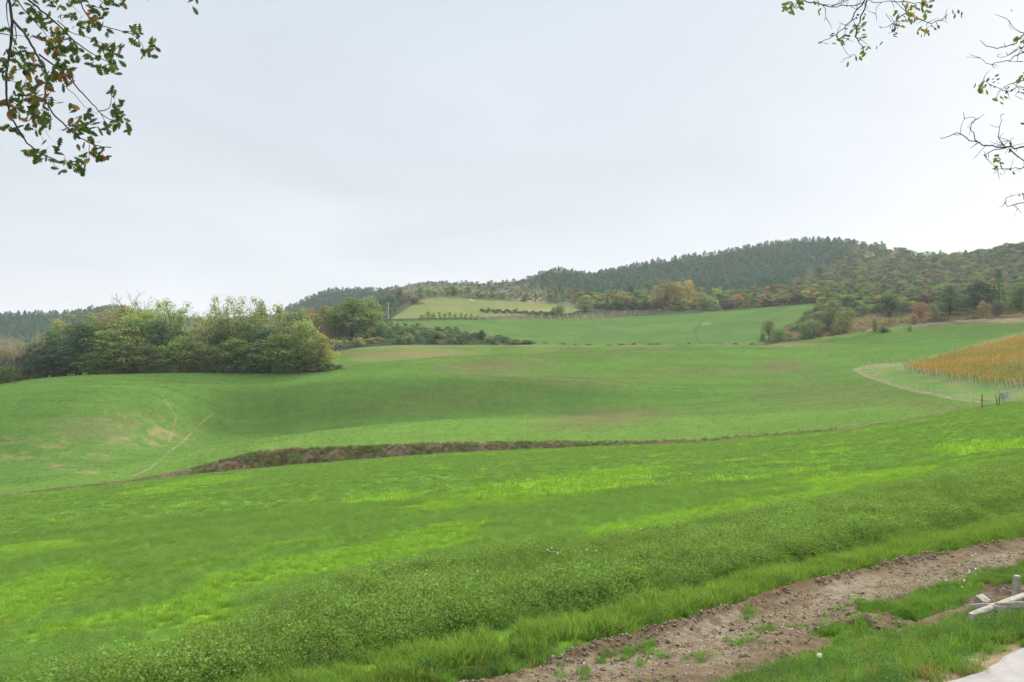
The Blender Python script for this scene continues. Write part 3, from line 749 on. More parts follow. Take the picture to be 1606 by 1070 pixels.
# ------------------------------------------------------------------ single trees and bushes beyond the fields
SINGLE = [('broad_oak', 'dense0', 552,302,463,86,OAK,'big round dark green oak beside the two utility poles','tree'),
 ('broad_oak', 'broad1', 582,310,462,50,LIM,'yellow-green oak growing into the big dark oak by the poles','tree'),
 ('broad_oak', 'dense2', 525,300,485,50,OAK,'dark oak on the copse side of the big round oak','tree'),
 ('poplar_tree', 'poplar0', 487,330,482,26,GLD,'narrow golden poplar between the copse and the big dark oak','tree'),
 ('broadleaf_tree', 'broad2', 510,335,478,44,(.19,.165,.05),'straw-yellow tree behind the golden poplar by the copse','tree'),
 ('sumac_tree', 'shrub1', 503,290,508,34,RED,'red-leaved small tree under the dark oak beside the copse','tree'),
 ('sumac_tree', 'shrub2', 525,292,522,20,RED,'smaller dull red bush under the dark oak','bush'),
 ('round_tree', 'round0', 1206,312,500,28,OLV,'small lone round-crowned tree standing on the green slope','tree'),
 ('shrub', 'shrub0', 1222,308,510,34,MIDG,'spreading bush beside the lone round tree on the slope','bush'),
 ('shrub', 'shrub3', 1196,312,521,14,OLV,'tiny bush under the lone round tree on the slope','bush'),
 ('willow_tree', 'dense1', 918,440,462,32,WIL,'grey-green willow at the end of the distant vineyard','tree'),
 ('shrub', 'shrub1', 878,428,476,24,MIDG,'round green bush at the corner of the pale field','bush'),
 ('shrub', 'shrub2', 868,430,480,14,OLV,'small bush next to the round bush at the pale field corner','bush'),
 ('poplar_tree', 'poplar0', 1046,450,437,30,(.24,.19,.06),'broad golden poplar at the foot of the pine hill','tree'),
 ('poplar_tree', 'poplar1', 1080,448,437,20,GLD,'slim bright golden poplar at the foot of the pine hill','tree'),
 ('poplar_tree', 'poplar0', 965,452,458,26,(.21,.18,.06),'short yellow poplar beside the grey-green willow','tree'),
 ('poplar_tree', 'broad0', 1062,446,441,26,(.33,.27,.09),'pale yellow rounded tree between the two golden poplars','tree'),
 ('poplar_tree', 'broad3', 1030,452,446,24,(.30,.26,.10),'pale yellow tree on the willow side of the golden poplars','tree'),
 ('poplar_tree', 'broad2', 1102,446,458,24,(.26,.25,.11),'dull yellow-green tree just past the slim golden poplar','tree'),
 ('poplar_tree', 'broad1', 985,450,462,24,(.30,.23,.11),'buff yellow tree beside the short yellow poplar','tree'),
 ('evergreen_oak', 'dense0', 1490,300,443,46,DRK,'large dark evergreen oak standing on the scrubby bank','tree'),
 ('evergreen_oak', 'dense1', 1535,306,440,60,(.04,.07,.028),'wide dark oak behind the orange bush on the bank','tree'),
 ('cypress_tree', 'pinenear0', 1567,305,422,26,DRK,'tall dark cypress above the orange and dark round bushes','tree'),
 ('evergreen_oak', 'dense2', 1600,300,440,50,OAK,'dark green oak at the edge of the view on the bank','tree'),
 ('shrub', 'shrub0', 1542,284,468,22,RUS,'round orange-yellow bush on the scrubby bank','bush'),
 ('shrub', 'shrub1', 1566,284,470,26,(.10,.075,.05),'round dull brown bush beside the orange bush','bush'),
 ('round_tree', 'round0', 1395,300,461,42,(.055,.08,.03),'wide dark round tree on the edge of the tan bank','tree'),
 ('shrub', 'shrub2', 1300,310,480,34,(.07,.085,.035),'dark bush at the top corner of the green upper field','bush'),
 ('shrub', 'shrub3', 1325,300,482,44,OLV,'broad olive bush between the upper field and the tan bank','bush'),
 ('shrub', 'shrub0', 1275,305,496,44,OLV,'low olive bush between lone round tree and tan bank','bush'),
 ('shrub', 'shrub1', 1262,303,503,30,MIDG,'low green bush nearest the bare earth patch','bush'),
 ('shrub', 'shrub2', 1387,283,512,24,(.04,.075,.025),'dark flat bush on the thin green strip under the bank','bush'),
 ('shrub', 'shrub3', 1427,276,508,9,MIDG,'tiny round bush at the top edge of the crop field','bush'),
 ('shrub', 'shrub0', 1434,288,489,15,RUS,'red-brown bush on the tan bank','bush'),
 ('shrub', 'shrub1', 1466,290,474,18,OLV,'small olive bush beside the large evergreen oak','bush'),
 ('shrub', 'shrub2', 1442,300,471,30,RED,'rusty red bush above the tan bank','bush'),
 ('shrub', 'shrub3', 1372,288,497,14,MIDG,'little green bush under the wide dark round tree','bush'),
 ('pine_tree', 'pinenear1', 1383,820,377,8,DRK,'lone dark conifer on the bare saddle of the skyline','tree'),
 ('shrub', 'shrub0', 597,300,503,20,DRK,'dark bush at the upper end of the shrubby bank','bush'),
 ('round_tree', 'dense0', 756,312,516,14,(.05,.075,.028),'small upright dark tree on the shrubby bank','tree'),
 ('conifer_tree', 'pinenear0', 840,490,460,12,PIN,'small dark conifer at the top edge of pale field','tree'),
 ('conifer_tree', 'pinenear1', 872,492,454,10,PIN,'slim dark conifer beside the reddish thicket','tree'),
 ('shrub', 'shrub2', 822,487,461,16,DRK,'dark round bush standing alone above the pale field','bush')]
for (nm_, key, px, d, top, w, c, lb, ct) in SINGLE:
    by_px(nm_, key, px, d, top, w*1.08, c, lb, ct, None, ('stem', 'foliage') if ct == 'bush' or key.startswith('shrub') else ('trunk', 'crown'))
for i in range(16):
    px = 596+i*4.2+random.uniform(-2, 2); d = 455+random.uniform(0, 45)
    X, Y, Z = at(px, d)
    plant('broadleaf_tree', 'farbroad%d' % (i % 5), (X, Y, Z-.3), random.uniform(5.5, 8.5)*(1.2 if i < 9 else .8), random.uniform(7, 10), jit(random.choice([(.2, .17, .125), (.18, .16, .12), (.19, .13, .1), OLV])), 'grey-brown thinning tree at the left end of the pale field', 'tree', 'thinning trees at the end of the pale field')
for i in range(15):
    px = 662+i*9+random.uniform(-3, 3); d = 505+random.uniform(0, 30)
    X, Y, Z = at(px, d)
    plant('broadleaf_tree', 'farbroad%d' % (i % 5), (X, Y, Z-.3), random.uniform(5.5, 9)*(1 if i < 9 else .7), random.uniform(7, 11), jit(random.choice([OLV, MIDG, LIM, GRY])), 'olive tree in the row along the top of the pale field', 'tree', 'trees along the top of the pale field')
# shrubby bank between the pale strip and the upper field
k = 0
for i in range(100):
    px = random.uniform(592, 835); f = random.random()
    lo_r = 541; hi_r = np.interp(px, [592, 640, 700, 780, 835], [512, 514, 518, 529, 538])
    row = lo_r+(hi_r-lo_r)*f-0.3
    X, Y, Z = hit(px, row, 270, 380)
    if Y > 378: continue
    k += 1
    hm = np.interp(px, [592, 700, 835], [3.2, 2.6, 1.2])*random.uniform(.7, 1.2)
    plant('shrub', 'farshrub%d' % random.randrange(4), (X, Y, Z-.2), hm, random.uniform(4.5, 7), jit(random.choice([MIDG, OLV, DRK, DRK, (.05, .075, .03)])), 'bush in the thicket on the bank under the upper field', 'bush', 'bushes of the thicket on the bank')
for i in range(26):
    px = 498+random.random()*100; row = np.interp(px, [498, 540, 600], [553, 546, 540])-random.random()*9-1
    X, Y, Z = hit(px, row, 262, 380)
    plant('shrub', 'farshrub%d' % random.randrange(4), (X, Y, Z-.2), random.uniform(1.6, 3.2), random.uniform(3.5, 6), jit(random.choice([OLV, BRN, GRY, MIDG])), 'grey-green scrub bush under the big dark oak', 'bush', 'scrub under the big dark oak')
for i in range(60):
    px = random.uniform(1226, 1345); rw_ = random.uniform(478, 524)
    if not inpoly(np.array([px]), np.array([rw_]), [(1228,521),(1286,482),(1345,484),(1345,500),(1300,520)])[0]: continue
    X, Y, Z = hit(px, rw_, 285, 400)
    plant('scrub_tree', 'shrub%d' % random.randrange(4), (X, Y, Z-.3), random.uniform(2, 4.2), random.uniform(5, 8.5), jit(random.choice([OLV, MIDG, MIDG, (.085, .11, .045), DRK]), .18), 'bushy small tree between the upper field and the tan bank', 'tree', 'scrub trees beside the upper field', ('stem', 'foliage'))
for i in range(16):
    X, Y, Z = at(830+i*23+random.uniform(-9, 9), 301)
    plant('brush_clump', 'farshrub%d' % (i % 4), (X, Y, Z-.2), random.uniform(.5, 1.1), random.uniform(2.5, 5), jit(random.choice([(.17, .14, .08), OLV, (.1, .11, .05)])), 'low clump of brush on the strip between the crop field and the upper field', 'bush', 'brush clumps along the field strip')
BK = 0
for i in range(260):
    if BK >= 95: break
    px = random.uniform(1285, 1640); d = np.interp(px, [1285, 1400, 1640], [330, 318, 292])+random.uniform(-14, 45)
    X, Y, Z = at(px, d)
    if row_of(Z, d) > np.interp(px, [1285, 1340, 1400, 1640], [508, 500, 493, 488]): continue
    BK += 1
    plant('scrub_tree', 'shrub%d' % random.randrange(4), (X, Y, Z-.3), random.uniform(2.2, 5.2), random.uniform(5, 9), jit(random.choice([OLV, MIDG, MIDG, (.085, .11, .045), (.14, .12, .065), (.10, .13, .05), DRK]), .18), 'bushy small tree in the scrub at the top of the tan bank', 'tree', 'scrub trees on top of the tan bank', ('stem', 'foliage'))
# hedge between upper field and pale field
for i, (px, top, w) in enumerate([(662,492,12),(672,486,11),(680,489,9),(690,488,9),(698,490,8),(706,487,8),(714,490,8),(722,489,9),(731,491,8),(740,490,8),(748,493,8)]):
    by_px('shrub', 'farshrub%d' % (i % 4), px, 398, top, w*1.3, jit(MIDG), 'small dark tree in the hedge before the pale field, %s from the pole end' % ORD[i], 'tree', 'hedge trees before the pale field')
for i in range(26):
    px = 755+i*4.5+random.uniform(-1, 1)
    X, Y, Z = at(px, 432-(i % 3)*3)
    plant('shrub', 'farshrub%d' % (i % 4), (X, Y, Z-.2), random.uniform(1.6, 2.6), 4.2, jit((.05, .07, .03)), 'low dark hedge bush along the lower edge of the pale field', 'bush', 'hedge along the pale field')

# ------------------------------------------------------------------ wooded hills
def hill_sample(px, u, imin=iM8):
    """ground point on bearing px whose height in view is the fraction u between the hill foot and the crest"""
    Dk, Zk = feats(np.array([px]))
    d = np.linspace(Dk[0, imin], Dk[0, iH]*0.995, 160)
    X = (px-CX)*d/F; zz = ground(X, d); rr = np.minimum.accumulate(row_of(zz, d))
    rows_ = rr[0]+(rr[-1]-rr[0])*u
    i = int(np.argmax(rr <= rows_)); return X[i], d[i], zz[i], rr[i]
PINES, BROAD, SHRUB = [], [], []
def pine_zone(px, row):
    lim = np.interp(px, [840, 880, 950, 1050, 1100, 1180, 1240, 1290, 1335], [440, 458, 466, 462, 464, 462, 448, 425, 395])
    return 845 < px < 1340 and row < lim
taken = set()
for i in range(22000):
    px = random.uniform(-40, 1660); u = random.random()
    X, Y, Z, row = hill_sample(px, u)
    if 608 < px < 915 and inpoly(np.array([px]), np.array([row]), [(600,504),(640,466),(655,465),(700,464),(790,469),(880,474),(930,486),(1045,486),(1045,500),(600,512)])[0]: continue
    if 600 < px < 1284 and row > np.interp(px, [600, 880, 940, 1040, 1100, 1200, 1284], [498, 472, 486, 487, 489, 481, 474]): continue
    if px < 600 and row > np.interp(px, [0, 400, 600], [570, 560, 500]): continue
    pz = pine_zone(px, row) or (px < 150 and row < 560) or (430 < px < 625 and row < 490 and random.random() < .9)
    cell = (3.0, 3.0) if u > .94 else (4.2, 4.2) if pz else ((5.6, 3.8) if px > 1200 else (6.5, 4.4))
    key = (pz, int(px/cell[0]), int(row/cell[1]))
    if key in taken: continue
    taken.add(key)
    if pz:
        if pine_zone(px, row) and random.random() < .06: BROAD.append((px, X, Y, Z, row, 'mix')); continue
        PINES.append((px, X, Y, Z, row))
    elif 600 < px < 860:
        v = random.random()
        den = .95 if px < 660 or row > 462 else .85
        if v > den: continue
        if v < .13: PINES.append((px, X, Y, Z, row))
        elif v < .3: BROAD.append((px, X, Y, Z, row, 'scrub'))
        else: SHRUB.append((px, X, Y, Z, row, 'scrub'))
    elif px >= 860:
        if row < np.interp(px, [1280, 1340, 1400, 1500], [300, 400, 412, 400]) and random.random() < .35: continue
        v = random.random()
        if row > np.interp(px, [1280, 1300, 1450, 1606], [600, 492, 480, 478]) : 
            if v < .62: SHRUB.append((px, X, Y, Z, row, 'bank'))
            elif v < .72: BROAD.append((px, X, Y, Z, row, 'scrub'))
        elif v < .84: BROAD.append((px, X, Y, Z, row, 'mix'))
        elif v < .90: PINES.append((px, X, Y, Z, row))
        else: SHRUB.append((px, X, Y, Z, row, 'mix'))
    elif px < 600:
        BROAD.append((px, X, Y, Z, row, 'scrub'))
def b_color(px, row, t):
    v = random.random()
    if t == 'bank': return random.choice([(.13, .12, .06), OLV, MIDG, (.09, .09, .04), (.19, .15, .09), (.12, .09, .06)])
    if t == 'scrub': return random.choice([OLV, GRY, (.10, .12, .055), (.15, .13, .085), (.07, .10, .05)]) if v > .04 else RUS
    if v < .02: return RED
    if v < .045: return RUS
    if 930 < px < 1130 and row > 455 and v < .5: return random.choice([YEL, OLV, LIM, (.17, .15, .06)])
    if 1100 < px < 1290 and row > 455 and v < .35: return random.choice([(.14, .105, .075), RUS, YEL, OLV])
    if v < .2: return (.14, .11, .075)
    if v < .45: return OLV
    if v < .65: return (.14, .165, .05)
    return random.choice([MIDG, (.085, .12, .045), (.065, .10, .04)])
def spread(L, lim, name, proto, npro, hfun, wfun, cfun, labelf, group, cat, stuff, stufflabel):
    L.sort(key=lambda e: e[2])
    if len(L) > lim: near, far = L[:lim], L[lim:]
    else: near, far = L, []
    for e in near:
        lb, gr = labelf(e)
        plant(name, proto+str(random.randrange(npro)), (e[1], e[2], e[3]-.3), hfun(e), wfun(e), cfun(e), lb, cat, gr)
    if far:
        VV, QQ, CC = [], [], []; off = 0
        for e in far:
            V, Qf, C = PROTO[proto+str(random.randrange(npro))][4]; H, W = PROTO[proto+'0'][2:4]
            a = random.uniform(0, 6.28); ca, sa = math.cos(a), math.sin(a)
            sw = wfun(e)/W; sh_ = hfun(e)/H
            v = np.stack([(V[:, 0]*ca-V[:, 1]*sa)*sw+e[1], (V[:, 0]*sa+V[:, 1]*ca)*sw+e[2], V[:, 2]*sh_+e[3]-.3], 1)
            VV.append(v); QQ.append(Qf+off); off += len(V); CC.append(C*np.array(cfun(e)))
        me = mesh_np(stuff, np.concatenate(VV), np.concatenate(QQ), np.concatenate(CC), [M_leafc])
        tag(link(stuff, me), stufflabel, 'forest', kind='stuff')
def pine_lab(e):
    if e[0] < 200: return 'dark pine in the hazy wood on the low hill behind the copse', 'pines behind the copse'
    if e[0] < 640: return 'dark pine on the wooded hill behind the big dark oak', 'pines behind the oak'
    if e[0] < 845: return 'small dark conifer scattered on the scrubby hill above the pale field', 'conifers above the pale field'
    if pine_zone(e[0], e[4]): return 'dark blue-green pine in the dense plantation on the high hill', 'pines of the plantation'
    return 'dark conifer among the autumn broadleaf trees of the hillside', 'conifers among the broadleaf trees'
def broad_lab(e):
    if e[0] < 640: return 'broadleaf tree on the slope between the copse and the pale field', 'broadleaf trees by the copse'
    if e[0] < 860: return 'small broadleaf tree on the scrubby hill above the pale field', 'broadleaf trees on the scrubby hill'
    if pine_zone(e[0], e[4]): return 'lighter broadleaf tree standing among the plantation pines', 'broadleaf trees among the pines'
    if e[0] < 1290: return 'autumn-tinted tree at the foot of the pine plantation', 'trees at the foot of the plantation'
    return 'olive or rust-coloured tree on the wooded hillside above the tan bank', 'trees above the tan bank'
def shrub_lab(e):
    if e[0] < 860: return 'grey-green bush on the dry scrubby hill above the pale field', 'bushes on the scrubby hill'
    if e[5] == 'bank': return 'low dry bush on the tan bank above the crop field', 'bushes on the tan bank'
    return 'small bush between the trees of the wooded hillside', 'bushes between the hillside trees'
spread(PINES, 285, 'pine_tree', 'farpine', 4, lambda e: random.uniform(4.6, 7.4)*(1 if e[0] > 845 or e[0] < 640 else .75), lambda e: random.uniform(5.0, 7.5), lambda e: jit(PIN, .2), pine_lab, None, 'tree', 'pine_forest', 'dense blue-green pine wood covering the far upper hillside')
spread(BROAD, 240, 'broadleaf_tree', 'farbroad', 5, lambda e: random.uniform(3.6, 7)*(0.7 if e[5] == 'scrub' else 1), lambda e: random.uniform(6, 10)*(0.75 if e[5] == 'scrub' else 1), lambda e: jit(b_color(e[0], e[4], e[5]), .15), broad_lab, None, 'tree', 'mixed_woods', 'far broadleaf wood on the upper hillsides')
spread(SHRUB, 105, 'shrub', 'farshrub', 4, lambda e: random.uniform(1.3, 3.2), lambda e: random.uniform(3, 6), lambda e: jit(b_color(e[0], e[4], e[5]), .15), shrub_lab, None, 'bush', 'undergrowth', 'far low scrub on the hillside')
print('TREES', len(PINES), len(BROAD), len(SHRUB))

# ------------------------------------------------------------------ stuff scattered over the ground
def scatter(name, P, rot, sc_, tint, protos, label, cat):
    me = bpy.data.meshes.new(name); n = len(P)
    me.vertices.add(n); me.vertices.foreach_set('co', np.asarray(P, np.float32).ravel())
    def attr(nm_, ty, data, field):
        a_ = me.attributes.new(nm_, ty, 'POINT'); a_.data.foreach_set(field, np.asarray(data, np.float32).ravel())
    attr('rot', 'FLOAT_VECTOR', rot, 'vector'); attr('size', 'FLOAT', sc_, 'value')
    attr('tint', 'FLOAT_COLOR', np.concatenate([tint, np.ones((n, 1))], 1), 'color')
    ia = me.attributes.new('pick', 'INT', 'POINT'); ia.data.foreach_set('value', RNG.integers(0, len(protos), n).astype(np.int32))
    coll = bpy.data.collections.new(name+'_kinds')
    for m in protos: coll.objects.link(bpy.data.objects.new(m.name, m))
    ng = bpy.data.node_groups.new(name, 'GeometryNodeTree')
    ng.interface.new_socket('Geometry', in_out='INPUT', socket_type='NodeSocketGeometry')
    ng.interface.new_socket('Geometry', in_out='OUTPUT', socket_type='NodeSocketGeometry')
    N, L = ng.nodes, ng.links
    gi, go = N.new('NodeGroupInput'), N.new('NodeGroupOutput')
    iop = N.new('GeometryNodeInstanceOnPoints'); ci = N.new('GeometryNodeCollectionInfo')
    ci.inputs['Collection'].default_value = coll; ci.inputs['Separate Children'].default_value = True; ci.inputs['Reset Children'].default_value = True
    def named(nm_, ty):
        k_ = N.new('GeometryNodeInputNamedAttribute'); k_.data_type = ty; k_.inputs['Name'].default_value = nm_
        return k_.outputs['Attribute']
    L.new(gi.outputs[0], iop.inputs['Points']); L.new(ci.outputs[0], iop.inputs['Instance'])
    iop.inputs['Pick Instance'].default_value = True
    L.new(named('pick', 'INT'), iop.inputs['Instance Index'])
    L.new(named('rot', 'FLOAT_VECTOR'), iop.inputs['Rotation']); L.new(named('size', 'FLOAT'), iop.inputs['Scale'])
    L.new(iop.outputs[0], go.inputs[0])
    o = link(name, me); md = o.modifiers.new('scatter', 'NODES'); md.node_group = ng
    return tag(o, label, cat, kind='stuff')
def herb(name, seed, n, R, H, leaf):
    rng = np.random.default_rng(seed)
    a = rng.uniform(0, 6.28, n); rr = R*np.sqrt(rng.random(n)); zz = H*(0.25+.75*rng.random(n)**.7)*(1-.45*(rr/R)**2)
    P = np.stack([rr*np.cos(a), rr*np.sin(a), zz], 1)
    V, Qf = leaves(P, np.array([0, 0, .9])+unit(rng, n)*.75, leaf*rng.uniform(.6, 1.3, n), rng, .7)
    C = np.repeat(rng.uniform(.7, 1.35, (n, 1))*np.stack([rng.uniform(.85, 1.2, n), np.ones(n), rng.uniform(.8, 1.2, n)], 1), 4, 0)
    return mesh_np(name, V, Qf, C, [M_tuft])
def blades(name, seed, n, R, H, w):
    rng = np.random.default_rng(seed)
    a = rng.uniform(0, 6.28, n); rr = R*np.sqrt(rng.random(n)); b = np.stack([rr*np.cos(a), rr*np.sin(a), np.full(n, -.01)], 1)
    h = H*rng.uniform(.45, 1.1, n); lean = rng.normal(size=(n, 2))*.35
    d1 = np.stack([lean[:, 0]*h*.35, lean[:, 1]*h*.35, h*.6], 1); d2 = np.stack([lean[:, 0]*h*1.1, lean[:, 1]*h*1.1, h*.95], 1)
    th = rng.uniform(0, 6.28, n); sd = np.stack([np.cos(th), np.sin(th), np.zeros(n)], 1)*w*rng.uniform(.6, 1.2, (n, 1))
    V = np.stack([b-sd, b+sd, b+d1+sd*.8, b+d1-sd*.8, b+d2+sd*.15, b+d2-sd*.15], 1).reshape(-1, 3)
    i = np.arange(n)[:, None]*6
    Qf = np.concatenate([i+np.array([0, 1, 2, 3]), i+np.array([3, 2, 4, 5])])
    C = np.repeat(rng.uniform(.7, 1.35, (n, 1))*np.stack([rng.uniform(.85, 1.25, n), np.ones(n), np.ones(n)], 1), 6, 0)
    return mesh_np(name, V, Qf, C, [M_tuft])
def sample_px(n, dmin, dmax, margin=120, power=1.0):
    """points spread over the ground in view between two distances, uniform per area"""
    d = np.sqrt(dmin**2+(dmax**2-dmin**2)*RNG.random(n)**power)
    px = RNG.uniform(-margin, 1606+margin, n)
    return (px-CX)*d/F, d
def randrot(n, tilt=.15):
    return np.stack([RNG.normal(size=n)*tilt, RNG.normal(size=n)*tilt, RNG.uniform(0, 6.28, n)], 1)
def tint(base, n, a=.15):
    return np.asarray(base)*RNG.uniform(1-a, 1+a, (n, 1))*RNG.uniform(1-a*.4, 1+a*.4, (n, 3))
LU_T, BR_T = np.array((.128, .214, .040)), np.array((.176, .306, .044))
# lucerne
luc_n = [herb('lucerne_plant', 600+i, 130, .17, .34, .025) for i in range(5)]
luc_f = [herb('lucerne_patch', 610+i, 110, .45, .28, .075) for i in range(4)]
grs_n = [blades('grass_tuft', 620+i, 60, .12, .17, .004) for i in range(5)]
grs_f = [blades('grass_patch', 630+i, 70, .42, .13, .014) for i in range(4)]
def nearE(s_): return 1-sst(8.2, 9.5, s_)
def veg(n, dmin, dmax, pl, pg, name_l, name_g, margin):
    X, Y = sample_px(n, dmin, dmax, margin)
    s_ = s_of(X, Y)
    Dk, _ = feats(CX+F*X/Y)
    ok = (s_ > 7.55) & (Y < Dk[:, iG1]-.3); X, Y, s_ = X[ok], Y[ok], s_[ok]
    b = bright_mask(X, Y)
    isb = RNG.random(len(X)) < b
    Z = ground(X, Y)
    for sel, base, pr, nm_, lb, ct in ((~isb, LU_T, pl, name_l, 'mid-green lucerne growing over the sloping meadow', 'lucerne'), (isb, BR_T, pg, name_g, 'bright yellow-green grass in streaks across the meadow', 'grass')):
        m = int(sel.sum())
        tall = 1.0 if pr is not pl else 0.50+0.70*sst(8.3, 9, s_[sel])*(1-sst(0, 3.5, s_[sel]-(8.9+3.4*sst(1.5, 6.5, a_of(X[sel], Y[sel])))))
        if pr is grs_n: tall = 0.6+0.4*nearE(s_[sel])
        nz = fbm(X[sel]/2.2, Y[sel]/2.2, 201)
        nq = fbm(X[sel]/.55, Y[sel]/.55, 203, 3)
        szz = RNG.uniform(.7, 1.3, m)*tall*(0.45+.6*nz+.5*nq)
        t_ = tint(base, m, .2)*(0.62+.4*nz+.38*nq)[:, None]
        nearedge = 1-sst(8.2, 9.5, s_[sel])
        t_ = mixc(t_, (.135, .222, .040), nearedge*.85*(pr is pg))
        # some yellowish plants in the lucerne and some green in the grass
        t_ = mixc(t_, BR_T*.8, np.where(RNG.random(m) < .10, .6, 0)) if pr is pl else mixc(t_, LU_T*1.4, np.where(RNG.random(m) < .12, .6, 0))
        scatter(nm_, np.stack([X[sel], Y[sel], Z[sel]-.01], 1), randrot(m), szz, t_, pr, lb, ct)
veg(60000, 7.5, 34, luc_n, grs_n, 'lucerne', 'meadow_grass', 90)
veg(52000, 32, 121, luc_f, grs_f, 'lucerne_cover', 'grass_cover', 60)
# verge grass and weeds by the road and on the track margins
A_ = RNG.uniform(-4, 22, 26000); S_ = RNG.uniform(2.62, 7.75, 26000)
X = -0.545*S_+.84*A_; Y = .84*S_+.545*A_
px = CX+F*X/np.maximum(Y, .5)
mk = tr_mask(S_, A_); cov = fbm(A_*1.4, S_*1.4, 211)
keep = (Y > 3) & (px > -100) & (px < 1750) & ((mk < -.03) | ((mk < .12) & (RNG.random(len(mk)) < .25)))
keep &= (S_ > 2.75) | (RNG.random(len(S_)) < .25)
keep &= ((cov > .36) | (RNG.random(len(S_)) < .4))
rub = inpoly(px, row_of(ground(X, np.maximum(Y, .5)), np.maximum(Y, .5)), [(1512,955),(1530,925),(1560,915),(1640,915),(1640,972),(1600,975),(1560,980),(1530,988),(1512,982)])
keep &= ~rub | (RNG.random(len(rub)) < .06)
X, Y, S_, A_, cov = X[keep], Y[keep], S_[keep], A_[keep], cov[keep]
n = len(X)
t_ = mixc(tint((.125, .222, .040), n, .2), (.085, .158, .036), sst(.45, .62, cov))
t_ = mixc(t_, (.24, .21, .08), np.where(RNG.random(n) < .06, .8, 0.0))
szz = RNG.uniform(.4, .9, n)*(0.75+.5*cov)*np.interp(S_, [2.6, 3, 7.75], [.55, .95, .9])
scatter('verge_grass', np.stack([X, Y, ground(X, Y)], 1), randrot(n), szz, t_, grs_n, 'lush short grass on the verge between road and track', 'grass')
wd = RNG.random(n) < .10
m = int(wd.sum())
scatter('verge_weeds', np.stack([X[wd], Y[wd], ground(X[wd], Y[wd])], 1), randrot(m), RNG.uniform(.3, .7, m), tint((.07, .15, .035), m, .2), luc_n, 'broad-leaved weeds among the verge grass', 'weeds')
# tufts of grass standing on the track
T = []
for (px, row, rx, n_) in [(985,1032,34,46),(1010,1020,16,16),(1178,966,10,12),(1350,952,9,26),(1365,965,30,40),(1400,970,30,36),(1300,992,30,20),(1195,995,20,14),(1245,985,20,10),(1440,955,35,50),(1490,930,30,46),(1180,1015,30,34),(1100,1040,30,30),(905,1062,24,10),(1540,905,30,40)]:
    for _ in range(int(n_*.6)):
        h_ = hit(px+random.gauss(0, rx*.75), row+random.gauss(0, 5.5), 5, 30)
        T.append((h_[0], h_[1], h_[2]+.02))
T = np.array(T); n = len(T)
scatter('track_tufts', T, randrot(n, .35), RNG.uniform(.25, .7, n), tint((.10, .22, .026), n, .2), grs_n, 'tufts of fresh grass sprouting on the dirt track', 'grass')
# gravel and clods
def stone(name, seed):
    rng = np.random.default_rng(seed)
    u = np.array([(x_, y_, z_) for x_ in (-1, 1) for y_ in (-1, 1) for z_ in (-1, 1)], float)
    u = u*rng.uniform(.6, 1.0, (8, 3))*np.array([1, .8, .6])
    q = np.array([(0,1,3,2),(4,6,7,5),(0,4,5,1),(2,3,7,6),(0,2,6,4),(1,5,7,3)])
    return mesh_np(name, u, q, np.full((8, 3), 1.0)*rng.uniform(.85, 1.1), [M_stone])
stn = [stone('pebble', 700+i) for i in range(5)]
A_ = RNG.uniform(-2, 20, 70000); S_ = RNG.uniform(4.5, 7.6, 70000)
mk = tr_mask(S_, A_); pr = np.exp(-((S_-6.5)/.35)**2)*.8+.2
keep = (mk > .02) & (RNG.random(len(A_)) < pr*(0.3+fbm(A_*.8, S_*2, 221)))
A_, S_ = A_[keep], S_[keep]; X = -0.545*S_+.84*A_; Y = .84*S_+.545*A_; n = len(X)
kind_ = RNG.random(n)[:, None]
t_ = np.where(kind_ < .2, np.array((.30, .27, .22)), np.where(kind_ < .65, np.array((.21, .165, .11)), np.array((.15, .09, .05))))*RNG.uniform(.75, 1.15, (n, 1))
scatter('gravel', np.stack([X, Y, ground(X, Y)+tr_z(S_, A_)], 1), randrot(n, 1), .003+.014*RNG.random(n)**3, t_, stn, 'pale and brown pebbles pressed into the dirt track', 'gravel')
A_ = RNG.uniform(-2, 18, 9000); ed = np.interp(A_, [-6, 4, 8, 12, 14, 16, 30], [7.0, 7.1, 7.47, 7.55, 7.45, 7.15, 7.0])
S_ = ed-.04+RNG.normal(size=len(A_))*.09; S_ = np.where(RNG.random(len(A_)) < .45, RNG.uniform(5.2, 7.4, len(A_)), S_)
kp = (tr_mask(S_, A_) > 0) & (fbm(A_*1.5, S_, 231) > .42); A_, S_ = A_[kp], S_[kp]
X = -0.545*S_+.84*A_; Y = .84*S_+.545*A_; n = len(X)
scatter('soil_clods', np.stack([X, Y, ground(X, Y)+tr_z(S_, A_)], 1), randrot(n, 1), .007+.026*RNG.random(n)**3, tint((.115, .083, .054), n, .25), stn, 'dark crumbly clods of turned earth along the track edge', 'soil')
# weeds on the gully bank
weed = [blades('dry_weed', 640+i, 40, .45, .75, .02) for i in range(4)]
px = RNG.uniform(-40, 1500, 9000); f = RNG.random(9000)
Dk, _ = feats(px); Y = Dk[:, iG1]+.3+(Dk[:, iG3]-Dk[:, iG1]+.2)*f; X = (px-CX)*Y/F
amp = np.interp(px, [-40, 250, 330, 420, 900, 1310, 1330, 1500], [.22, .35, .75, 1, .75, .55, .3, .25])
gn = fbm(X/4, Y/1.5, 241)
kp = (RNG.random(len(px)) < amp+.15) & ~((ell(px, row_of(ground(X, Y), Y), 530, 715, 18, 9) > .3) & (RNG.random(len(px)) < .8))
px, X, Y, amp, gn = px[kp], X[kp], Y[kp], amp[kp], gn[kp]; n = len(X)
t_ = mixc(tint((.125, .165, .05), n, .25), (.20, .155, .10), sst(.42, .58, gn+RNG.normal(size=n)*.05))
scatter('bank_weeds', np.stack([X, Y, ground(X, Y)-.05], 1), randrot(n, .3), RNG.uniform(.35, .85, n)*amp, t_, weed, 'tangled dry brown and green weeds on the gully bank', 'weeds')
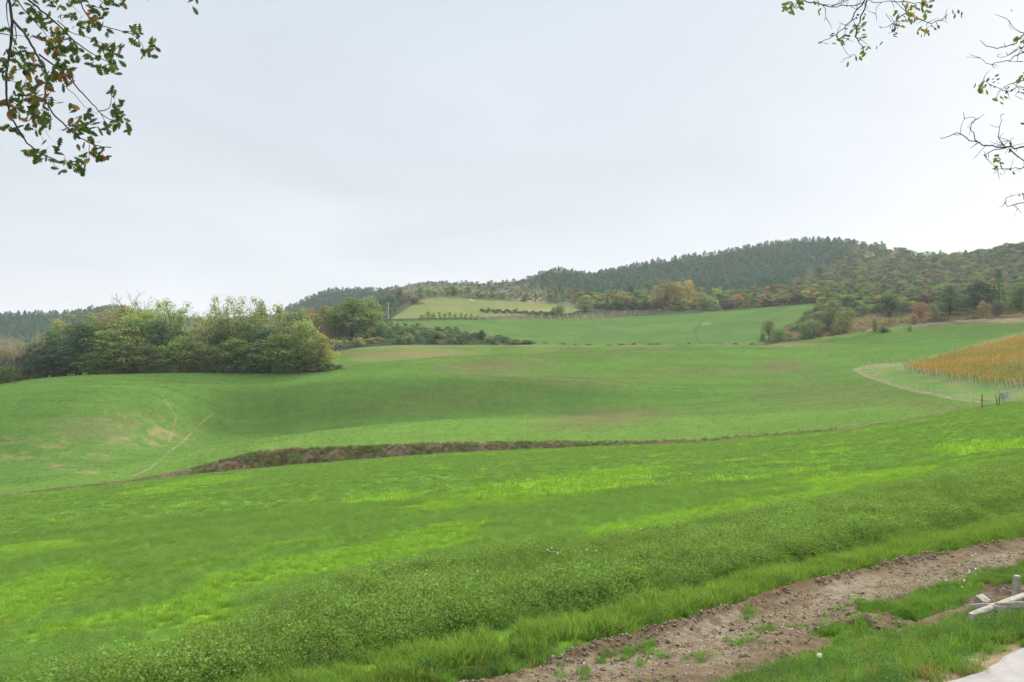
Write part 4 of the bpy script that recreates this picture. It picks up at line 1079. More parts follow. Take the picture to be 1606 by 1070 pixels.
# sparse sprouts giving the crop its grain
spr = [blades('sprout_patch', 650+i, 26, .45, .09, .022) for i in range(4)]
px = RNG.uniform(-40, 1650, 150000); kf = RNG.random(150000)
Dk, _ = feats(px); dE = np.where(px > 470, Dk[:, iM7]-3, Dk[:, iM5]); Y = np.sqrt(125.0**2*.7+(300.0**2-125.0**2*.7)*kf); ink = (Y > Dk[:, iG3]+.4) & (Y < dE); px, Y, Dk = px[ink], Y[ink], Dk[ink]; X = (px-CX)*Y/F
zz = ground(X, Y); rw = row_of(zz, Y)
mval = fbm(X/3.1, Y/3.1, 67)
brw = np.maximum.reduce([ell(px, rw, 940, 656, 120, 17, -.08), ell(px, rw, 770, 575, 90, 13, -.05), ell(px, rw, 1225, 575, 50, 11)])
dr_ = np.maximum.reduce([ell(px, rw, 70, 700, 110, 11, .18), ell(px, rw, 240, 672, 70, 22), ell(px, rw, 160, 690, 110, 14)])
kp = (RNG.random(len(px)) > np.clip(brw*.85+dr_*.6, 0, .9)) & ~inpoly(px, rw, [(1340,580),(1410,571),(1500,548),(1610,518),(1700,500),(1700,625),(1560,629),(1480,621),(1400,601)]) & ((Y < Dk[:, iM5]+10) | (RNG.random(len(px)) < np.interp(px, [560, 900, 1150], [.1, .5, 1])))
px, X, Y, zz, mval = px[kp], X[kp], Y[kp], zz[kp], mval[kp]; n = len(X)
scatter('crop_sprouts', np.stack([X, Y, zz-.03], 1), randrot(n, .1), RNG.uniform(.5, 1.0, n), tint((.087, .153, .034), n, .17), spr, 'short green crop sprouting over the rolling field', 'crop')

dgr = [blades('dry_tuft', 660+i, 40, .6, .8, .03) for i in range(3)]
px = RNG.uniform(1225, 1660, 9000); Y = np.interp(px, [1225, 1400, 1660], [306, 290, 270])+RNG.random(9000)*62
X = (px-CX)*Y/F; zz = ground(X, Y); rw = row_of(zz, Y)
cl = fbm(X/9, Y/9, 261)
kp = (linem(px, rw, [(1240,524),(1290,522),(1350,511),(1430,498),(1500,492),(1660,489)], 14) > .45) & (RNG.random(9000) < cl*1.3) & ~inpoly(px, rw, [(1205,541),(1260,534),(1320,526),(1380,516),(1425,507),(1440,513),(1380,521),(1320,531),(1240,541)])
px, X, Y, zz, cl = px[kp], X[kp], Y[kp], zz[kp], cl[kp]; n = len(X)
t_ = mixc(tint((.22, .18, .11), n, .25), (.10, .105, .05), sst(.5, .64, cl+RNG.normal(size=n)*.06))
scatter('dry_grass', np.stack([X, Y, zz-.05], 1), randrot(n, .3), RNG.uniform(.6, 1.6, n), t_, dgr, 'rough dry grass and low brush on the tan bank', 'grass')
# ------------------------------------------------------------------ vineyards
def vine_row(X0, X1, Yf, h0, h1, leaf, per_m, pal, post_gap, post_h, pmat, label, group, seed, lean_end=True, pr=.05):
    rng = np.random.default_rng(seed)
    base = (X0, Yf, gz(X0, Yf))
    o = bpy.data.objects.new('vine_row', None); COL.objects.link(o); o.location = base
    n = int((X1-X0)*per_m)
    xs = rng.uniform(X0+1.0, X1, n)
    dens = fbm(xs/3+seed*9, xs*0, 301); xs = xs[rng.random(n) < .35+dens]; n = len(xs)
    ys = Yf+rng.normal(size=n)*.25; zg_ = ground(xs, ys)
    hh = rng.uniform(h0, h1, n)*(0.85+.3*fbm(xs/1.5, xs*0+seed, 303))
    P = np.stack([xs-base[0], ys-base[1], zg_+hh-base[2]], 1)
    V, Qf = leaves(P, unit(rng, n)+np.array([0, -.4, .4]), leaf*rng.uniform(.6, 1.3, n), rng)
    tone = fbm(xs/9, ys/9, 307)+rng.normal(size=n)*.1
    c = mixc(np.tile(pal[0], (n, 1)), pal[1], sst(.42, .6, tone)); c = mixc(c, pal[2], sst(.58, .72, fbm(xs/14, ys/14, 311)+rng.normal(size=n)*.06)*.8)
    c = c*rng.uniform(.7, 1.3, (n, 1))
    link('foliage', mesh_np('vine_foliage', V, Qf, np.repeat(c, 4, 0), [M_leafc]), o)
    st = MB()
    for xx in np.arange(X0+1.2, X1, 1.25):
        xx += rng.normal()*.1; g_ = gz(xx, Yf)
        st.tube([(xx-base[0], 0, g_-base[2]-.1), (xx-base[0]+rng.normal()*.06, rng.normal()*.05, g_-base[2]+h0+.3)], [.03, .022], 4)
    link('stems', st.mesh('vine_stems', M_bark), o)
    xx = X0; k = 0
    while xx < X1:
        g_ = gz(xx, Yf)
        if k == 0 and lean_end: me = MB().tube([(-.55, 0, post_h*.98), (0, 0, -.2)], [pr, pr*1.1], 6).mesh('post', pmat)
        else: me = POSTM[(pmat.name, post_h, pr)]
        link('post', me, o, (xx-base[0], 0, g_-base[2]))
        xx += post_gap+rng.normal()*.15; k += 1
    return tag(o, label, 'vines', group)
POSTM = {}
for pm, ph, pr_ in ((M_post, 2.1, .05), (M_tan, 1.9, .07)):
    POSTM[(pm.name, ph, pr_)] = MB().tube([(0, 0, -.3), (0, 0, ph)], [pr_*1.05, pr_], 6).mesh('post', pm)
VF = [hit(a_, b_, 118, 260) for a_, b_ in ((1606,613),(1560,609),(1520,604),(1480,598),(1440,590),(1412,581))]
VT = [hit(a_, b_, 118, 290) for a_, b_ in ((1412,580),(1460,569),(1500,558),(1550,545),(1606,531),(1680,512))]
VE = sorted([(v_[1], v_[0]) for v_ in VF+VT])
print('VINE', VE)
i = 0
Yr = VE[0][0]
while Yr < min(VE[-1][0], 262):
    X0 = np.interp(Yr, [v_[0] for v_ in VE], [v_[1] for v_ in VE])+random.uniform(-.5, .5)
    X1 = Yr*.685
    if X1-X0 > 3:
        i += 1
        vine_row(X0, X1, Yr, (.55), 2.0, .30, 46, ((.33, .20, .045), (.28, .19, .045), (.18, .17, .045)), 14.0, 2.1, M_post, 'rust and gold vine row on grey posts in the near vineyard', 'vine rows of the near vineyard', 900+i)
    Yr += 2.35
for j in range(9):
    Yr = 400+j*4.2
    pa, pb = np.interp(j, [0, 2, 4, 8], [650, 790, 850, 930]), np.interp(j, [0, 3, 8], [945, 1000, 1050])
    vine_row((pa-CX)*Yr/F, (pb-CX)*Yr/F, Yr, .5, 1.5, .42, 3.2, ((.24, .15, .09), (.21, .12, .08), (.17, .14, .07)), 4.6 if j < 6 else 6, 1.9, M_tan, 'thin brown vine row on tan posts in the distant vineyard', 'vine rows of the distant vineyard', 960+j, False, .07)
# fence posts round the corner of the near vineyard
fp_me = MB().tube([(0, 0, -.25), (0, 0, 1.45)], [.055, .05], 6).mesh('fence_post', M_post)
cap_me = MB().tube([(0, 0, 1.45), (0, 0, 1.51)], [.058, .03], 6).mesh('cap', M_conc)
LINE = [(1347,582),(1358,588),(1372,594),(1384,598),(1397,603),(1408,605),(1418,608),(1428,611),(1438,613),(1449,616),(1460,618),(1470,620),(1480,622),(1491,624),(1500,626),(1510,627),(1522,629)]
for i, (px, row) in enumerate(LINE):
    X, Y, Z = hit(px, row, 118, 260)
    o = link('fence_post', fp_me, None, (X, Y, Z), (random.gauss(0, .04), random.gauss(0, .05), 0))
    link('cap', cap_me, o)
    tag(o, 'slim grey fence post by the vineyard, number %d from corner to red post' % (i+1), 'fence post', 'fence posts round the near vineyard')
for i, (px, row) in enumerate([(1353,579),(1364,577),(1376,575),(1390,574),(1402,572)]):
    X, Y, Z = hit(px, row, 118, 260)
    o = link('fence_post', fp_me, None, (X, Y, Z), (0, random.gauss(0, .05), 0)); link('cap', cap_me, o)
    tag(o, 'slim grey post on the upper vineyard edge, %s from the corner' % ORD[i], 'fence post', 'posts on the upper vineyard edge')
# red marker post and the bundle of grey stakes beside it
X, Y, Z = hit(1540, 641, 100, 160)
rp = bpy.data.objects.new('marker_post', None); COL.objects.link(rp); rp.location = (X, Y, Z)
link('post', MB().tube([(0, 0, .35), (.02, 0, 1.2), (.03, 0, 1.85)], [.085, .08, .07], 8).mesh('marker', M_red), rp)
link('base', MB().tube([(0, 0, -.2), (0, 0, .35)], [.11, .09], 8).mesh('marker_base', M_dark), rp)
link('side_rail', MB().tube([(-.12, 0, -.2), (-.11, 0, 1.5)], [.03, .03], 6).mesh('marker_rail', M_post), rp)
tag(rp, 'rusty red marker post with a dark foot at the field edge', 'post')
for i, (px, row, h, lean, m_) in enumerate([(1553,634,1.5,-.05,M_post),(1557,634,1.7,.08,M_post),(1561,635,1.6,-.1,M_post),(1573,634,1.6,.04,M_sheet),(1577,633,1.7,-.03,M_sheet),(1581,632,1.6,.06,M_post),(1586,632,1.2,0,M_post),(1590,631,1.9,.05,M_post),(1595,630,1.3,-.06,M_post)]):
    X, Y, Z = hit(px, row, 95, 160)
    o = link('stake', MB().tube([(0, 0, -.2), (lean*h*.5, 0, h*.5), (lean*h, 0, h)], [.05, .045, .04], 6).mesh('stake', m_), None, (X, Y, Z))
    link('tip', MB().tube([(lean*h, 0, h), (lean*h*1.02, 0, h+.08)], [.042, .012], 6).mesh('tip', m_), o)
    tag(o, 'grey stake in the bundle beside the red marker post, %s counted away from it' % ORD[i], 'stake', 'bundle of grey stakes')
for i, (px, row) in enumerate([(1574, 632), (1580, 631)]):
    X, Y, Z = hit(px, row, 95, 160)
    g_ = MB(); nn = 9
    for side in (-.015, .015):
        for a_ in range(nn):
            for b_ in range(6):
                g_.v.append(((a_/(nn-1)-.5)*.5, .09*math.sin(a_*1.7+i)+side, .55+b_*.17+.05*math.sin(a_*2.1)))
    for k_ in (0, nn*6):
        for a_ in range(nn-1):
            for b_ in range(5):
                q0 = k_+a_*6+b_; q_ = (q0, q0+6, q0+7, q0+1); g_.f.append(q_ if k_ == 0 else q_[::-1])
    o = link('wire_netting', g_.mesh('wire_netting', M_sheet), None, (X, Y, Z), (0, .1*(i*2-1), .3*i))
    tag(o, ['crumpled grey sheet hung on the stakes nearest the red marker post', 'second crumpled grey sheet behind on the same stakes'][i], 'sheet')
for i, (px, row, h) in enumerate([(1564, 637, 1.5), (1567, 636, 1.9)]):
    X, Y, Z = hit(px, row, 95, 160); mb = MB()
    mb.tube([(0, 0, -.1), (-.1+.2*i, 0, h*.6), (-.25+.3*i, 0, h)], [.07, .05, .02], 5)
    mb.tube([(-.05, 0, h*.4), (.25, 0, h*.85)], [.035, .012], 4); mb.tube([(-.05, 0, h*.5), (-.4, .05, h*.95)], [.03, .012], 4)
    tag(link('dead_sapling', mb.mesh('dead_sapling', M_bark), None, (X, Y, Z)), ['shorter forked dead sapling before the grey stakes', 'taller dark dead sapling before the grey stakes'][i], 'sapling')
# utility poles by the big oak
for i, (px, base_, top, w) in enumerate([(575, 507, 477, .11), (609, 500, 475, .13)]):
    X, Y, Z = hit(px, base_, 285, 420) if i else hit(px, 520, 280, 420)
    h = ZC+(CY-top)*Y/F-Z
    o = bpy.data.objects.new('utility_pole', None); COL.objects.link(o); o.location = (X, Y, Z)
    link('pole', MB().tube([(0, 0, -.3), (0, 0, h)], [w*2.2, w*1.5], 8).mesh('pole', M_post), o)
    link('crossarm', MB().box((0, 0, h-.45), (.75, .05, .06)).mesh('crossarm', M_wood), o)
    for dx in (-.65, 0, .65):
        link('insulator', MB().tube([(0, 0, 0), (0, 0, .12), (0, 0, .25)], [.05, .07, .03], 6).mesh('insulator', M_pale), o, (dx, 0, h-.38 if dx else h))
    tag(o, ['thin pale utility pole standing in front of the big dark oak', 'pale utility pole at the corner of the upper field'][i], 'pole')
# pale boulders at the top of the pale field
def boulder(seed, sx):
    rng = np.random.default_rng(seed); mb = MB(); nn = 10
    for a_ in range(6):
        th = math.pi*a_/5
        for b_ in range(nn):
            ph = 2*math.pi*b_/nn; k_ = 1+.25*(rng.random()-.5)
            mb.v.append((sx*math.sin(th)*math.cos(ph)*k_, sx*.7*math.sin(th)*math.sin(ph)*k_, .55*sx*math.cos(th)*k_))
    for a_ in range(5):
        for b_ in range(nn): mb.f.append((a_*nn+b_, (a_+1)*nn+b_, (a_+1)*nn+(b_+1) % nn, a_*nn+(b_+1) % nn))
    return mb.mesh('boulder', M_pale, True)
for i, (px, row, sx) in enumerate([(738, 472, .85), (743, 472.5, .5)]):
    X, Y, Z = hit(px, row, 420, 520)
    tag(link('boulder', boulder(50+i, sx), None, (X, Y, Z+sx*.3)), ['larger white boulder at the top of the pale field', 'smaller white boulder at the top of the pale field'][i], 'boulder')

# ------------------------------------------------------------------ rubble on the verge
def bar(px0, r0, px1, r1, lift0, lift1, hw, hh, label, name='concrete_post'):
    p0 = np.array(hit(px0, r0, 6, 14)); p1 = np.array(hit(px1, r1, 6, 14))
    p0[2] += lift0; p1[2] += lift1
    L = np.linalg.norm(p1-p0); t = (p1-p0)/L; u = np.cross((0, 0, 1), t); u /= np.linalg.norm(u); w = np.cross(t, u)
    mb = MB(); rng = np.random.default_rng(int(px0)); K = 9
    prof = [(-1, -.7), (-.7, -1), (.7, -1), (1, -.7), (1, .7), (.7, 1), (-.7, 1), (-1, .7)]
    c = (p0+p1)/2
    for k_ in range(K):
        f = k_/(K-1); e = .82 if k_ in (0, K-1) else 1.0
        q = p0+(p1-p0)*f-c
        for a_, b_ in prof:
            j1, j2 = 1+.05*rng.normal(), 1+.05*rng.normal()
            mb.v.append(tuple(q+u*hw*a_*e*j1+w*hh*b_*e*j2+t*(.012*rng.normal() if k_ in (0, K-1) else 0)))
    for k_ in range(K-1):
        for a_ in range(8):
            mb.f.append((k_*8+a_, k_*8+(a_+1) % 8, (k_+1)*8+(a_+1) % 8, (k_+1)*8+a_))
    mb.f.append(tuple(range(7, -1, -1))); mb.f.append(tuple((K-1)*8+a_ for a_ in range(8)))
    return tag(link(name, mb.mesh(name, M_conc), None, tuple(c)), label, 'concrete post')
bar(1525, 965, 1618, 965, .09, .10, .043, .036, 'flat pale concrete post lying underneath the crossing post')
bar(1522, 977, 1618, 952, .06, .13, .043, .038, 'pale concrete post lying across the top of the other post')
bar(1552, 968, 1600, 966, .10, .05, .035, .03, 'short slim concrete post leaning on the crossed pair')
# upright stub
Xs, Ys, Zs = hit(1592, 952, 6, 14)
mb = MB().tube([(0, 0, -.05), (0, 0, .1), (.01, 0, .335), (.01, 0, .35)], [.040, .040, .038, .03], 8)
tag(link('concrete_stub', mb.mesh('concrete_stub', M_conc), None, (Xs, Ys, Zs), (0, .06, .3)), 'short upright concrete stub standing behind the crossed posts', 'concrete stub')
def brick(px, row, dims, rot, label, lift):
    X, Y, Z = hit(px, row, 6, 14); hx, hy, hz = dims
    o = bpy.data.objects.new('brick', None); COL.objects.link(o); o.location = (X, Y, Z+lift); o.rotation_euler = rot
    body = MB()
    prof = [(-1, -.85), (-.85, -1), (.85, -1), (1, -.85), (1, .85), (.85, 1), (-.85, 1), (-1, .85)]
    for zz_ in (-hz, hz): body.v += [(a_*hx, b_*hy, zz_) for a_, b_ in prof]
    body.f = [(a_, (a_+1) % 8, 8+(a_+1) % 8, 8+a_) for a_ in range(8)]+[tuple(range(7, -1, -1)), tuple(range(8, 16))]
    link('body', body.mesh('brick_body', M_brick), o)
    fc = MB(); fc.v = [(a_*hx*.93, b_*hy*.93, hz+.004) for a_, b_ in prof]+[(a_*hx*.93, b_*hy*.93, hz-.01) for a_, b_ in prof]
    fc.f = [tuple(range(8))]+[(a_, a_+8, 8+(a_+1) % 8, (a_+1) % 8) for a_ in range(8)]
    link('mortar_face', fc.mesh('brick_face', M_bricktop), o)
    link('hole', MB().tube([(0, 0, hz-.01), (0, 0, hz+.007)], [hx*.3, hx*.3], 10).mesh('brick_hole', M_brick), o)
    return tag(o, label, 'brick')
brick(1543, 952, (.06, .085, .05), (.45, -.12, .35), 'pale-faced brick with a single hole lying by the soil heap', .05)
brick(1569, 941, (.055, .045, .04), (.3, .2, -.5), 'smaller tan brick half sunk in the soil heap', .06)
# soil heap
def heap(px, row, rx, ry, hz, label):
    X, Y, Z = hit(px, row, 6, 14); mb = MB(); n_a, n_r = 28, 9
    for j in range(n_r):
        f = j/(n_r-1)
        for k_ in range(n_a):
            a_ = 2*math.pi*k_/n_a; x_ = rx*f*math.cos(a_); y_ = ry*f*math.sin(a_)
            nn = float(fbm(np.array([x_*9+px]), np.array([y_*9]), 401)[0])
            g_ = gz(X+x_, Y+y_)
            mb.v.append((x_, y_, g_-Z+hz*(1-f)**.8*(0.45+1.1*nn)-.03*f))
    for j in range(n_r-1):
        for k_ in range(n_a): mb.f.append((j*n_a+k_, (j+1)*n_a+k_, (j+1)*n_a+(k_+1) % n_a, j*n_a+(k_+1) % n_a))
    return tag(link('soil_heap', mb.mesh('soil_heap', M_soil), None, (X, Y, Z)), label, 'soil heap')
M_soil = solid_mat('soil', (.05, .03, .018), (.14, .088, .052), 18, bump=0.9, bdist=.03, detail=8)
heap(1575, 940, .62, .5, .17, 'brown heap of dug soil behind the crossed concrete posts')
heap(1522, 946, .34, .22, .07, 'low spread of brown soil beside the pale-faced brick')
heap(1475, 978, .25, .16, .06, 'small brown patch of dug soil in the verge grass')

# ------------------------------------------------------------------ flowers
def flower_mesh(seed):
    rng = np.random.default_rng(seed); mb = MB()
    for k_ in range(6):
        a_ = k_*math.pi/3; c, s__ = math.cos(a_), math.sin(a_)
        b0 = len(mb.v); mb.v += [(0, 0, 0), (.012*c-.006*s__, .012*s__+.006*c, .006), (.022*c, .022*s__, .004), (.012*c+.006*s__, .012*s__-.006*c, .006)]
        mb.f.append((b0, b0+1, b0+2, b0+3))
    return mb.mesh('flower_head', M_flower)
fh = flower_mesh(1); fs = MB().tube([(0, 0, -.32), (.01, 0, -.1), (0, 0, 0)], [.003, .0025, .002], 4).mesh('flower_stem', M_stem)
FL = []
for (px, row, rx, ry, n_) in [(880,895,45,8,26),(760,930,90,18,8),(1060,845,40,8,12),(1200,830,90,16,9),(1000,850,60,10,6),(1525,915,30,9,14),(1500,945,25,14,8),(650,960,90,14,6),(1380,790,70,14,6),(1280,810,40,10,5),(540,1000,60,12,4)]:
    FL += [(px+random.gauss(0, rx*.5), row+random.gauss(0, ry*.5), px) for _ in range((n_+1)//2)]
for (px, row, z0) in FL:
    X, Y, Z = hit(px, row, 6, 60)
    sc_ = max(.8, Y/26)
    o = bpy.data.objects.new('wildflower', None); COL.objects.link(o); o.location = (X, Y, Z+.20+.16*(Y > 12)); o.scale = (sc_, sc_, 1)
    o.rotation_euler = (random.gauss(.25, .2), random.gauss(0, .2), random.uniform(0, 6))
    link('stem', fs, o); link('petals', fh, o)
    if z0 in (1525, 1500): tag(o, 'tiny white wildflower in the verge grass by the rubble', 'flower', 'white flowers by the rubble')
    else: tag(o, 'tiny white wildflower among the meadow grass', 'flower', 'white flowers in the meadow')
def puff(px, row, lab):
    X, Y, Z = hit(px, row, 4, 20)
    o = bpy.data.objects.new('dandelion', None); COL.objects.link(o); o.location = (X, Y, Z)
    link('stem', MB().tube([(0, 0, -.02), (.01, 0, .12), (0, 0, .26)], [.003, .003, .0025], 5).mesh('dandelion_stem', M_stem), o)
    rng = np.random.default_rng(3); n_ = 260; u = unit(rng, n_)
    V, Qf = leaves(u*.018*rng.uniform(.8, 1.05, (n_, 1)), u+unit(rng, n_)*.6, rng.uniform(.006, .011, n_), rng)
    link('seed_head', mesh_np('seed_head', V, Qf, np.full((len(V), 3), .72), [M_leafc]), o, (0, 0, .27))
    tag(o, lab, 'dandelion')
puff(1285, 1085, 'white dandelion clock on a thin stem in the roadside grass')

# ------------------------------------------------------------------ branches hanging into view from two roadside trees
def P3(px, row, d): return np.array([(px-CX)*d/F, d, ZC+(CY-row)*d/F])
def oak_leaf(L):
    half = [(0, .02), (.14, .04), (.22, .17), (.29, .07), (.40, .27), (.48, .11), (.60, .33), (.68, .14), (.80, .27), (.87, .12), (.96, .12), (1.0, 0)]
    up_ = [(a_, b_, .06*math.sin(a_*3)-.25*b_*b_) for a_, b_ in half]; dn = [(a_, -b_, .06*math.sin(a_*3)-.25*b_*b_) for a_, b_ in half[-2::-1]]
    return np.array(up_+dn)*L
def loc_leaf(L):
    return np.array([(0, 0, 0), (.2, .16, 0), (.5, .24, .02), (.82, .17, 0), (1, 0, -.03), (.82, -.17, 0), (.5, -.24, .02), (.2, -.16, 0)])*L
def place_leaf(poly, p0, d, n, out_v, out_f, out_c, col):
    d = d/np.linalg.norm(d); n = n-d*np.dot(n, d); n /= (np.linalg.norm(n)+1e-9); b = np.cross(n, d)
    i0 = len(out_v)
    for q in poly: out_v.append(tuple(p0+d*q[0]+b*q[1]+n*q[2])); out_c.append(col)
    out_f.append(tuple(range(i0, i0+len(poly))))
def leaf_object(v, f, c, name, parent):
    me = bpy.data.meshes.new(name); me.from_pydata(v, [], f); me.update()
    a_ = me.color_attributes.new('Col', 'FLOAT_COLOR', 'POINT')
    cc = np.ones((len(v), 4), np.float32); cc[:, :3] = c
    a_.data.foreach_set('color', cc.ravel()); me.materials.append(M_leafc)
    return link(name, me, parent)
rng = np.random.default_rng(77)
def densify(pts, d0, d1, wob):
    pts = np.array(pts, float); out = []
    seg = np.concatenate([[0], np.cumsum(np.hypot(*np.diff(pts, axis=0).T))])
    n_ = max(int(seg[-1]/7), 3)
    for t in np.linspace(0, 1, n_):
        xx = np.interp(t*seg[-1], seg, pts[:, 0]); yy = np.interp(t*seg[-1], seg, pts[:, 1])
        out.append(P3(xx+rng.normal()*wob, yy+rng.normal()*wob, d0+(d1-d0)*t))
    return out
# oak
oz = lambda L: [(x_/3.69, y_/3.69) for x_, y_ in L]
OAKB = [([(40,-260),(48,-120),(55,0),(68,100),(68,200),(50,350),(35,430),(38,560),(55,660),(100,740),(160,835),(240,890),(330,930),(400,950),(440,935)], 5.0, 5.3, .018),
 ([(40,0),(38,80),(50,150),(68,200)], 5.0, 5.0, .007), ([(70,110),(140,190),(200,290),(260,400),(275,460),(260,520),(265,580),(310,660),(380,730),(450,790),(520,830),(580,850),(645,855)], 5.0, 4.7, .014),
 ([(60,-200),(160,0),(250,70),(330,140),(400,210),(480,275),(560,330),(640,360)], 5.2, 5.6, .015), ([(330,120),(420,195),(490,210),(560,240),(640,270),(690,280)], 5.3, 5.5, .006),
 ([(300,-220),(455,0),(500,90),(560,145),(640,165),(760,195),(800,225),(820,260),(840,290)], 5.5, 5.8, .010), ([(225,320),(300,370),(350,410),(410,460),(480,545),(575,645),(620,690),(690,705)], 4.9, 4.7, .010),
 ([(575,645),(630,630),(645,580),(645,530)], 4.7, 4.65, .005), ([(580,650),(610,720),(650,750)], 4.7, 4.7, .004), ([(360,485),(440,555),(500,630),(570,655)], 4.85, 4.75, .004), ([(515,840),(520,900),(510,945)], 4.7, 4.7, .004),
 ([(100,0),(140,60),(220,150),(290,230),(330,300)], 5.1, 5.3, .007), ([(0,195),(60,205),(100,210),(150,215)], 5.0, 5.0, .006), ([(85,150),(95,210),(75,280),(90,350)], 5.0, 5.0, .006),
 ([(390,0),(430,50),(470,80)], 5.4, 5.4, .005), ([(550,-20),(600,20),(650,40),(720,10)], 5.6, 5.6, .005), ([(380,730),(420,715),(470,700)], 4.75, 4.7, .004), ([(300,930),(320,970),(340,975)], 5.2, 5.2, .003), ([(370,930),(375,900)], 5.2, 5.2, .003),
 ([(260,755),(290,800),(325,830)], 4.9, 4.9, .002), ([(50,460),(110,490),(160,500)], 5.1, 5.1, .004), ([(40,590),(90,600),(140,620)], 5.2, 5.2, .004), ([(55,660),(110,680),(160,690)], 5.2, 5.2, .004), ([(0,610),(40,600)], 5.2, 5.2, .003), ([(240,640),(260,600)], 4.9, 4.9, .003), ([(0,340),(30,380),(60,400)], 5.1, 5.1, .004),
 ([(265,580),(300,570),(350,600)], 4.9, 4.9, .003), ([(100,740),(50,745)], 5.2, 5.2, .003), ([(240,890),(270,865),(290,840)], 5.2, 5.2, .003), ([(850,0),(860,8)], 5.8, 5.8, .003), ([(980,-40),(1040,-8),(1120,5)], 5.8, 5.9, .006)]
oak = bpy.data.objects.new('oak_tree', None); COL.objects.link(oak); 
tb = np.array([-5.2, 2.6, gz(-5.2, 2.6)]); oak.location = tuple(tb)
mb = MB()
starts = []
for pts, d0, d1, r0 in OAKB:
    q = [v-tb for v in densify(oz(pts), d0, d1, .5)]
    mb.tube(q, list(np.linspace(r0*.62, r0*.2, len(q))), 5)
    if pts[0][1] < -100: starts.append((q[0], r0))
link('twigs', mb.mesh('oak_twigs', M_twig, True), oak)
mb = MB(); fork = np.array([0.15, 0.1, 5.2])
mb.tube([(0, 0, -.3), (0, 0, .6), (.05, 0, 2.5), tuple(fork)], [.42, .33, .28, .22], 12)
for q, r0 in starts: mb.tube([fork-np.array([0, 0, .2]), (fork+q)/2+np.array([0, 0, .5]), q], [.12, .06, r0*.62], 8)
mb.tube([fork, fork+np.array([-.6, -.4, 1.8]), fork+np.array([-1.4, -1, 3.6])], [.18, .12, .05], 8)
link('trunk', mb.mesh('oak_trunk', M_bark, True), oak)
CL = [(70,20,2),(300,30,6),(290,90,4),(190,100,8),(240,120,7),(215,70,4),(500,30,6),(560,50,5),(600,90,6),(530,100,4),(430,110,6),(440,160,6),(500,150,5),(555,155,5),(600,150,4),(420,30,4),(640,20,4),(700,10,5),(660,45,3),(170,190,3),(240,235,6),(265,270,4),
      (330,210,5),(360,240,5),(400,250,6),(430,280,7),(410,320,6),(345,300,5),(320,310,4),(345,365,5),(390,345,3),(590,270,6),(630,300,6),(680,270,6),(600,310,5),(650,330,4),(510,345,2),(470,335,2),(570,395,5),(600,390,4),(625,400,4),(655,385,3),(785,230,5),(860,240,4),(870,285,5),(840,305,3),
      (110,280,5),(160,305,5),(130,335,5),(80,355,5),(35,400,5),(10,430,4),(70,420,3),(160,390,7),(200,400,7),(185,430,5),(220,370,3),(300,450,6),(335,440,5),(400,450,6),(420,440,4),(130,470,7),(110,500,7),(180,490,7),(220,490,5),(215,550,6),(150,545,5),(110,575,5),(60,600,4),(20,635,5),(65,640,4),(130,625,5),
      (200,600,6),(240,600,5),(270,595,3),(315,580,4),(190,640,5),(215,650,4),(250,670,5),(210,720,8),(240,700,8),(290,715,6),(200,745,5),(110,690,6),(150,680,4),(60,760,5),(90,765,3),(470,670,5),(500,660,4),(470,730,6),(440,765,6),(500,720,4),(520,740,3),(420,760,4),(550,810,4),(545,850,3),(570,890,6),(580,920,4),(540,900,3),(490,900,2),
      (290,845,2),(290,880,2),(210,910,5),(250,920,5),(290,945,2),(430,960,6),(440,985,5),(410,1010,2),(450,940,3),(645,540,3),(670,575,3),(665,625,4),(685,670,4),(720,715,5),(735,740,4),(690,740,3),(635,755,5),(675,775,3),(1100,5,4),(0,150,3),(300,0,4)]
lv, lf, lc = [], [], []
for (cx_, cy_, n_) in CL:
    d0 = 5.0+.35*math.sin(cx_*.013)+(.35 if cy_ < 250 else 0)
    c0 = P3(cx_/3.69-2, cy_/3.69-3, d0)-tb
    th0 = rng.uniform(0, 6.28); warm = rng.random() < .15
    for k_ in range(n_+1):
        a_ = th0+k_*6.28/(n_+1)+rng.normal()*.4
        dr = np.array([math.cos(a_), rng.normal()*.55, math.sin(a_)-.2])
        L = rng.uniform(.044, .076)
        v = rng.random()
        if warm and v < .55: c = (.20, .085, .03) if v < .4 else (.26, .15, .035)
        elif v < .08: c = (.24, .13, .04)
        elif v < .25: c = (.14, .15, .03)
        else: c = (.058, .098, .022)
        c = tuple(np.array(c)*rng.uniform(.42, .8))
        place_leaf(oak_leaf(L), c0-dr/np.linalg.norm(dr)*L*.25+np.array([rng.normal()*.016, rng.normal()*.06, rng.normal()*.016]), dr, np.array([rng.normal()*.5, -1, rng.normal()*.5+.3]), lv, lf, lc, c)
leaf_object(lv, lf, lc, 'leaves', oak)
tag(oak, 'oak with lobed green and russet leaves hanging into view over the meadow', 'tree')
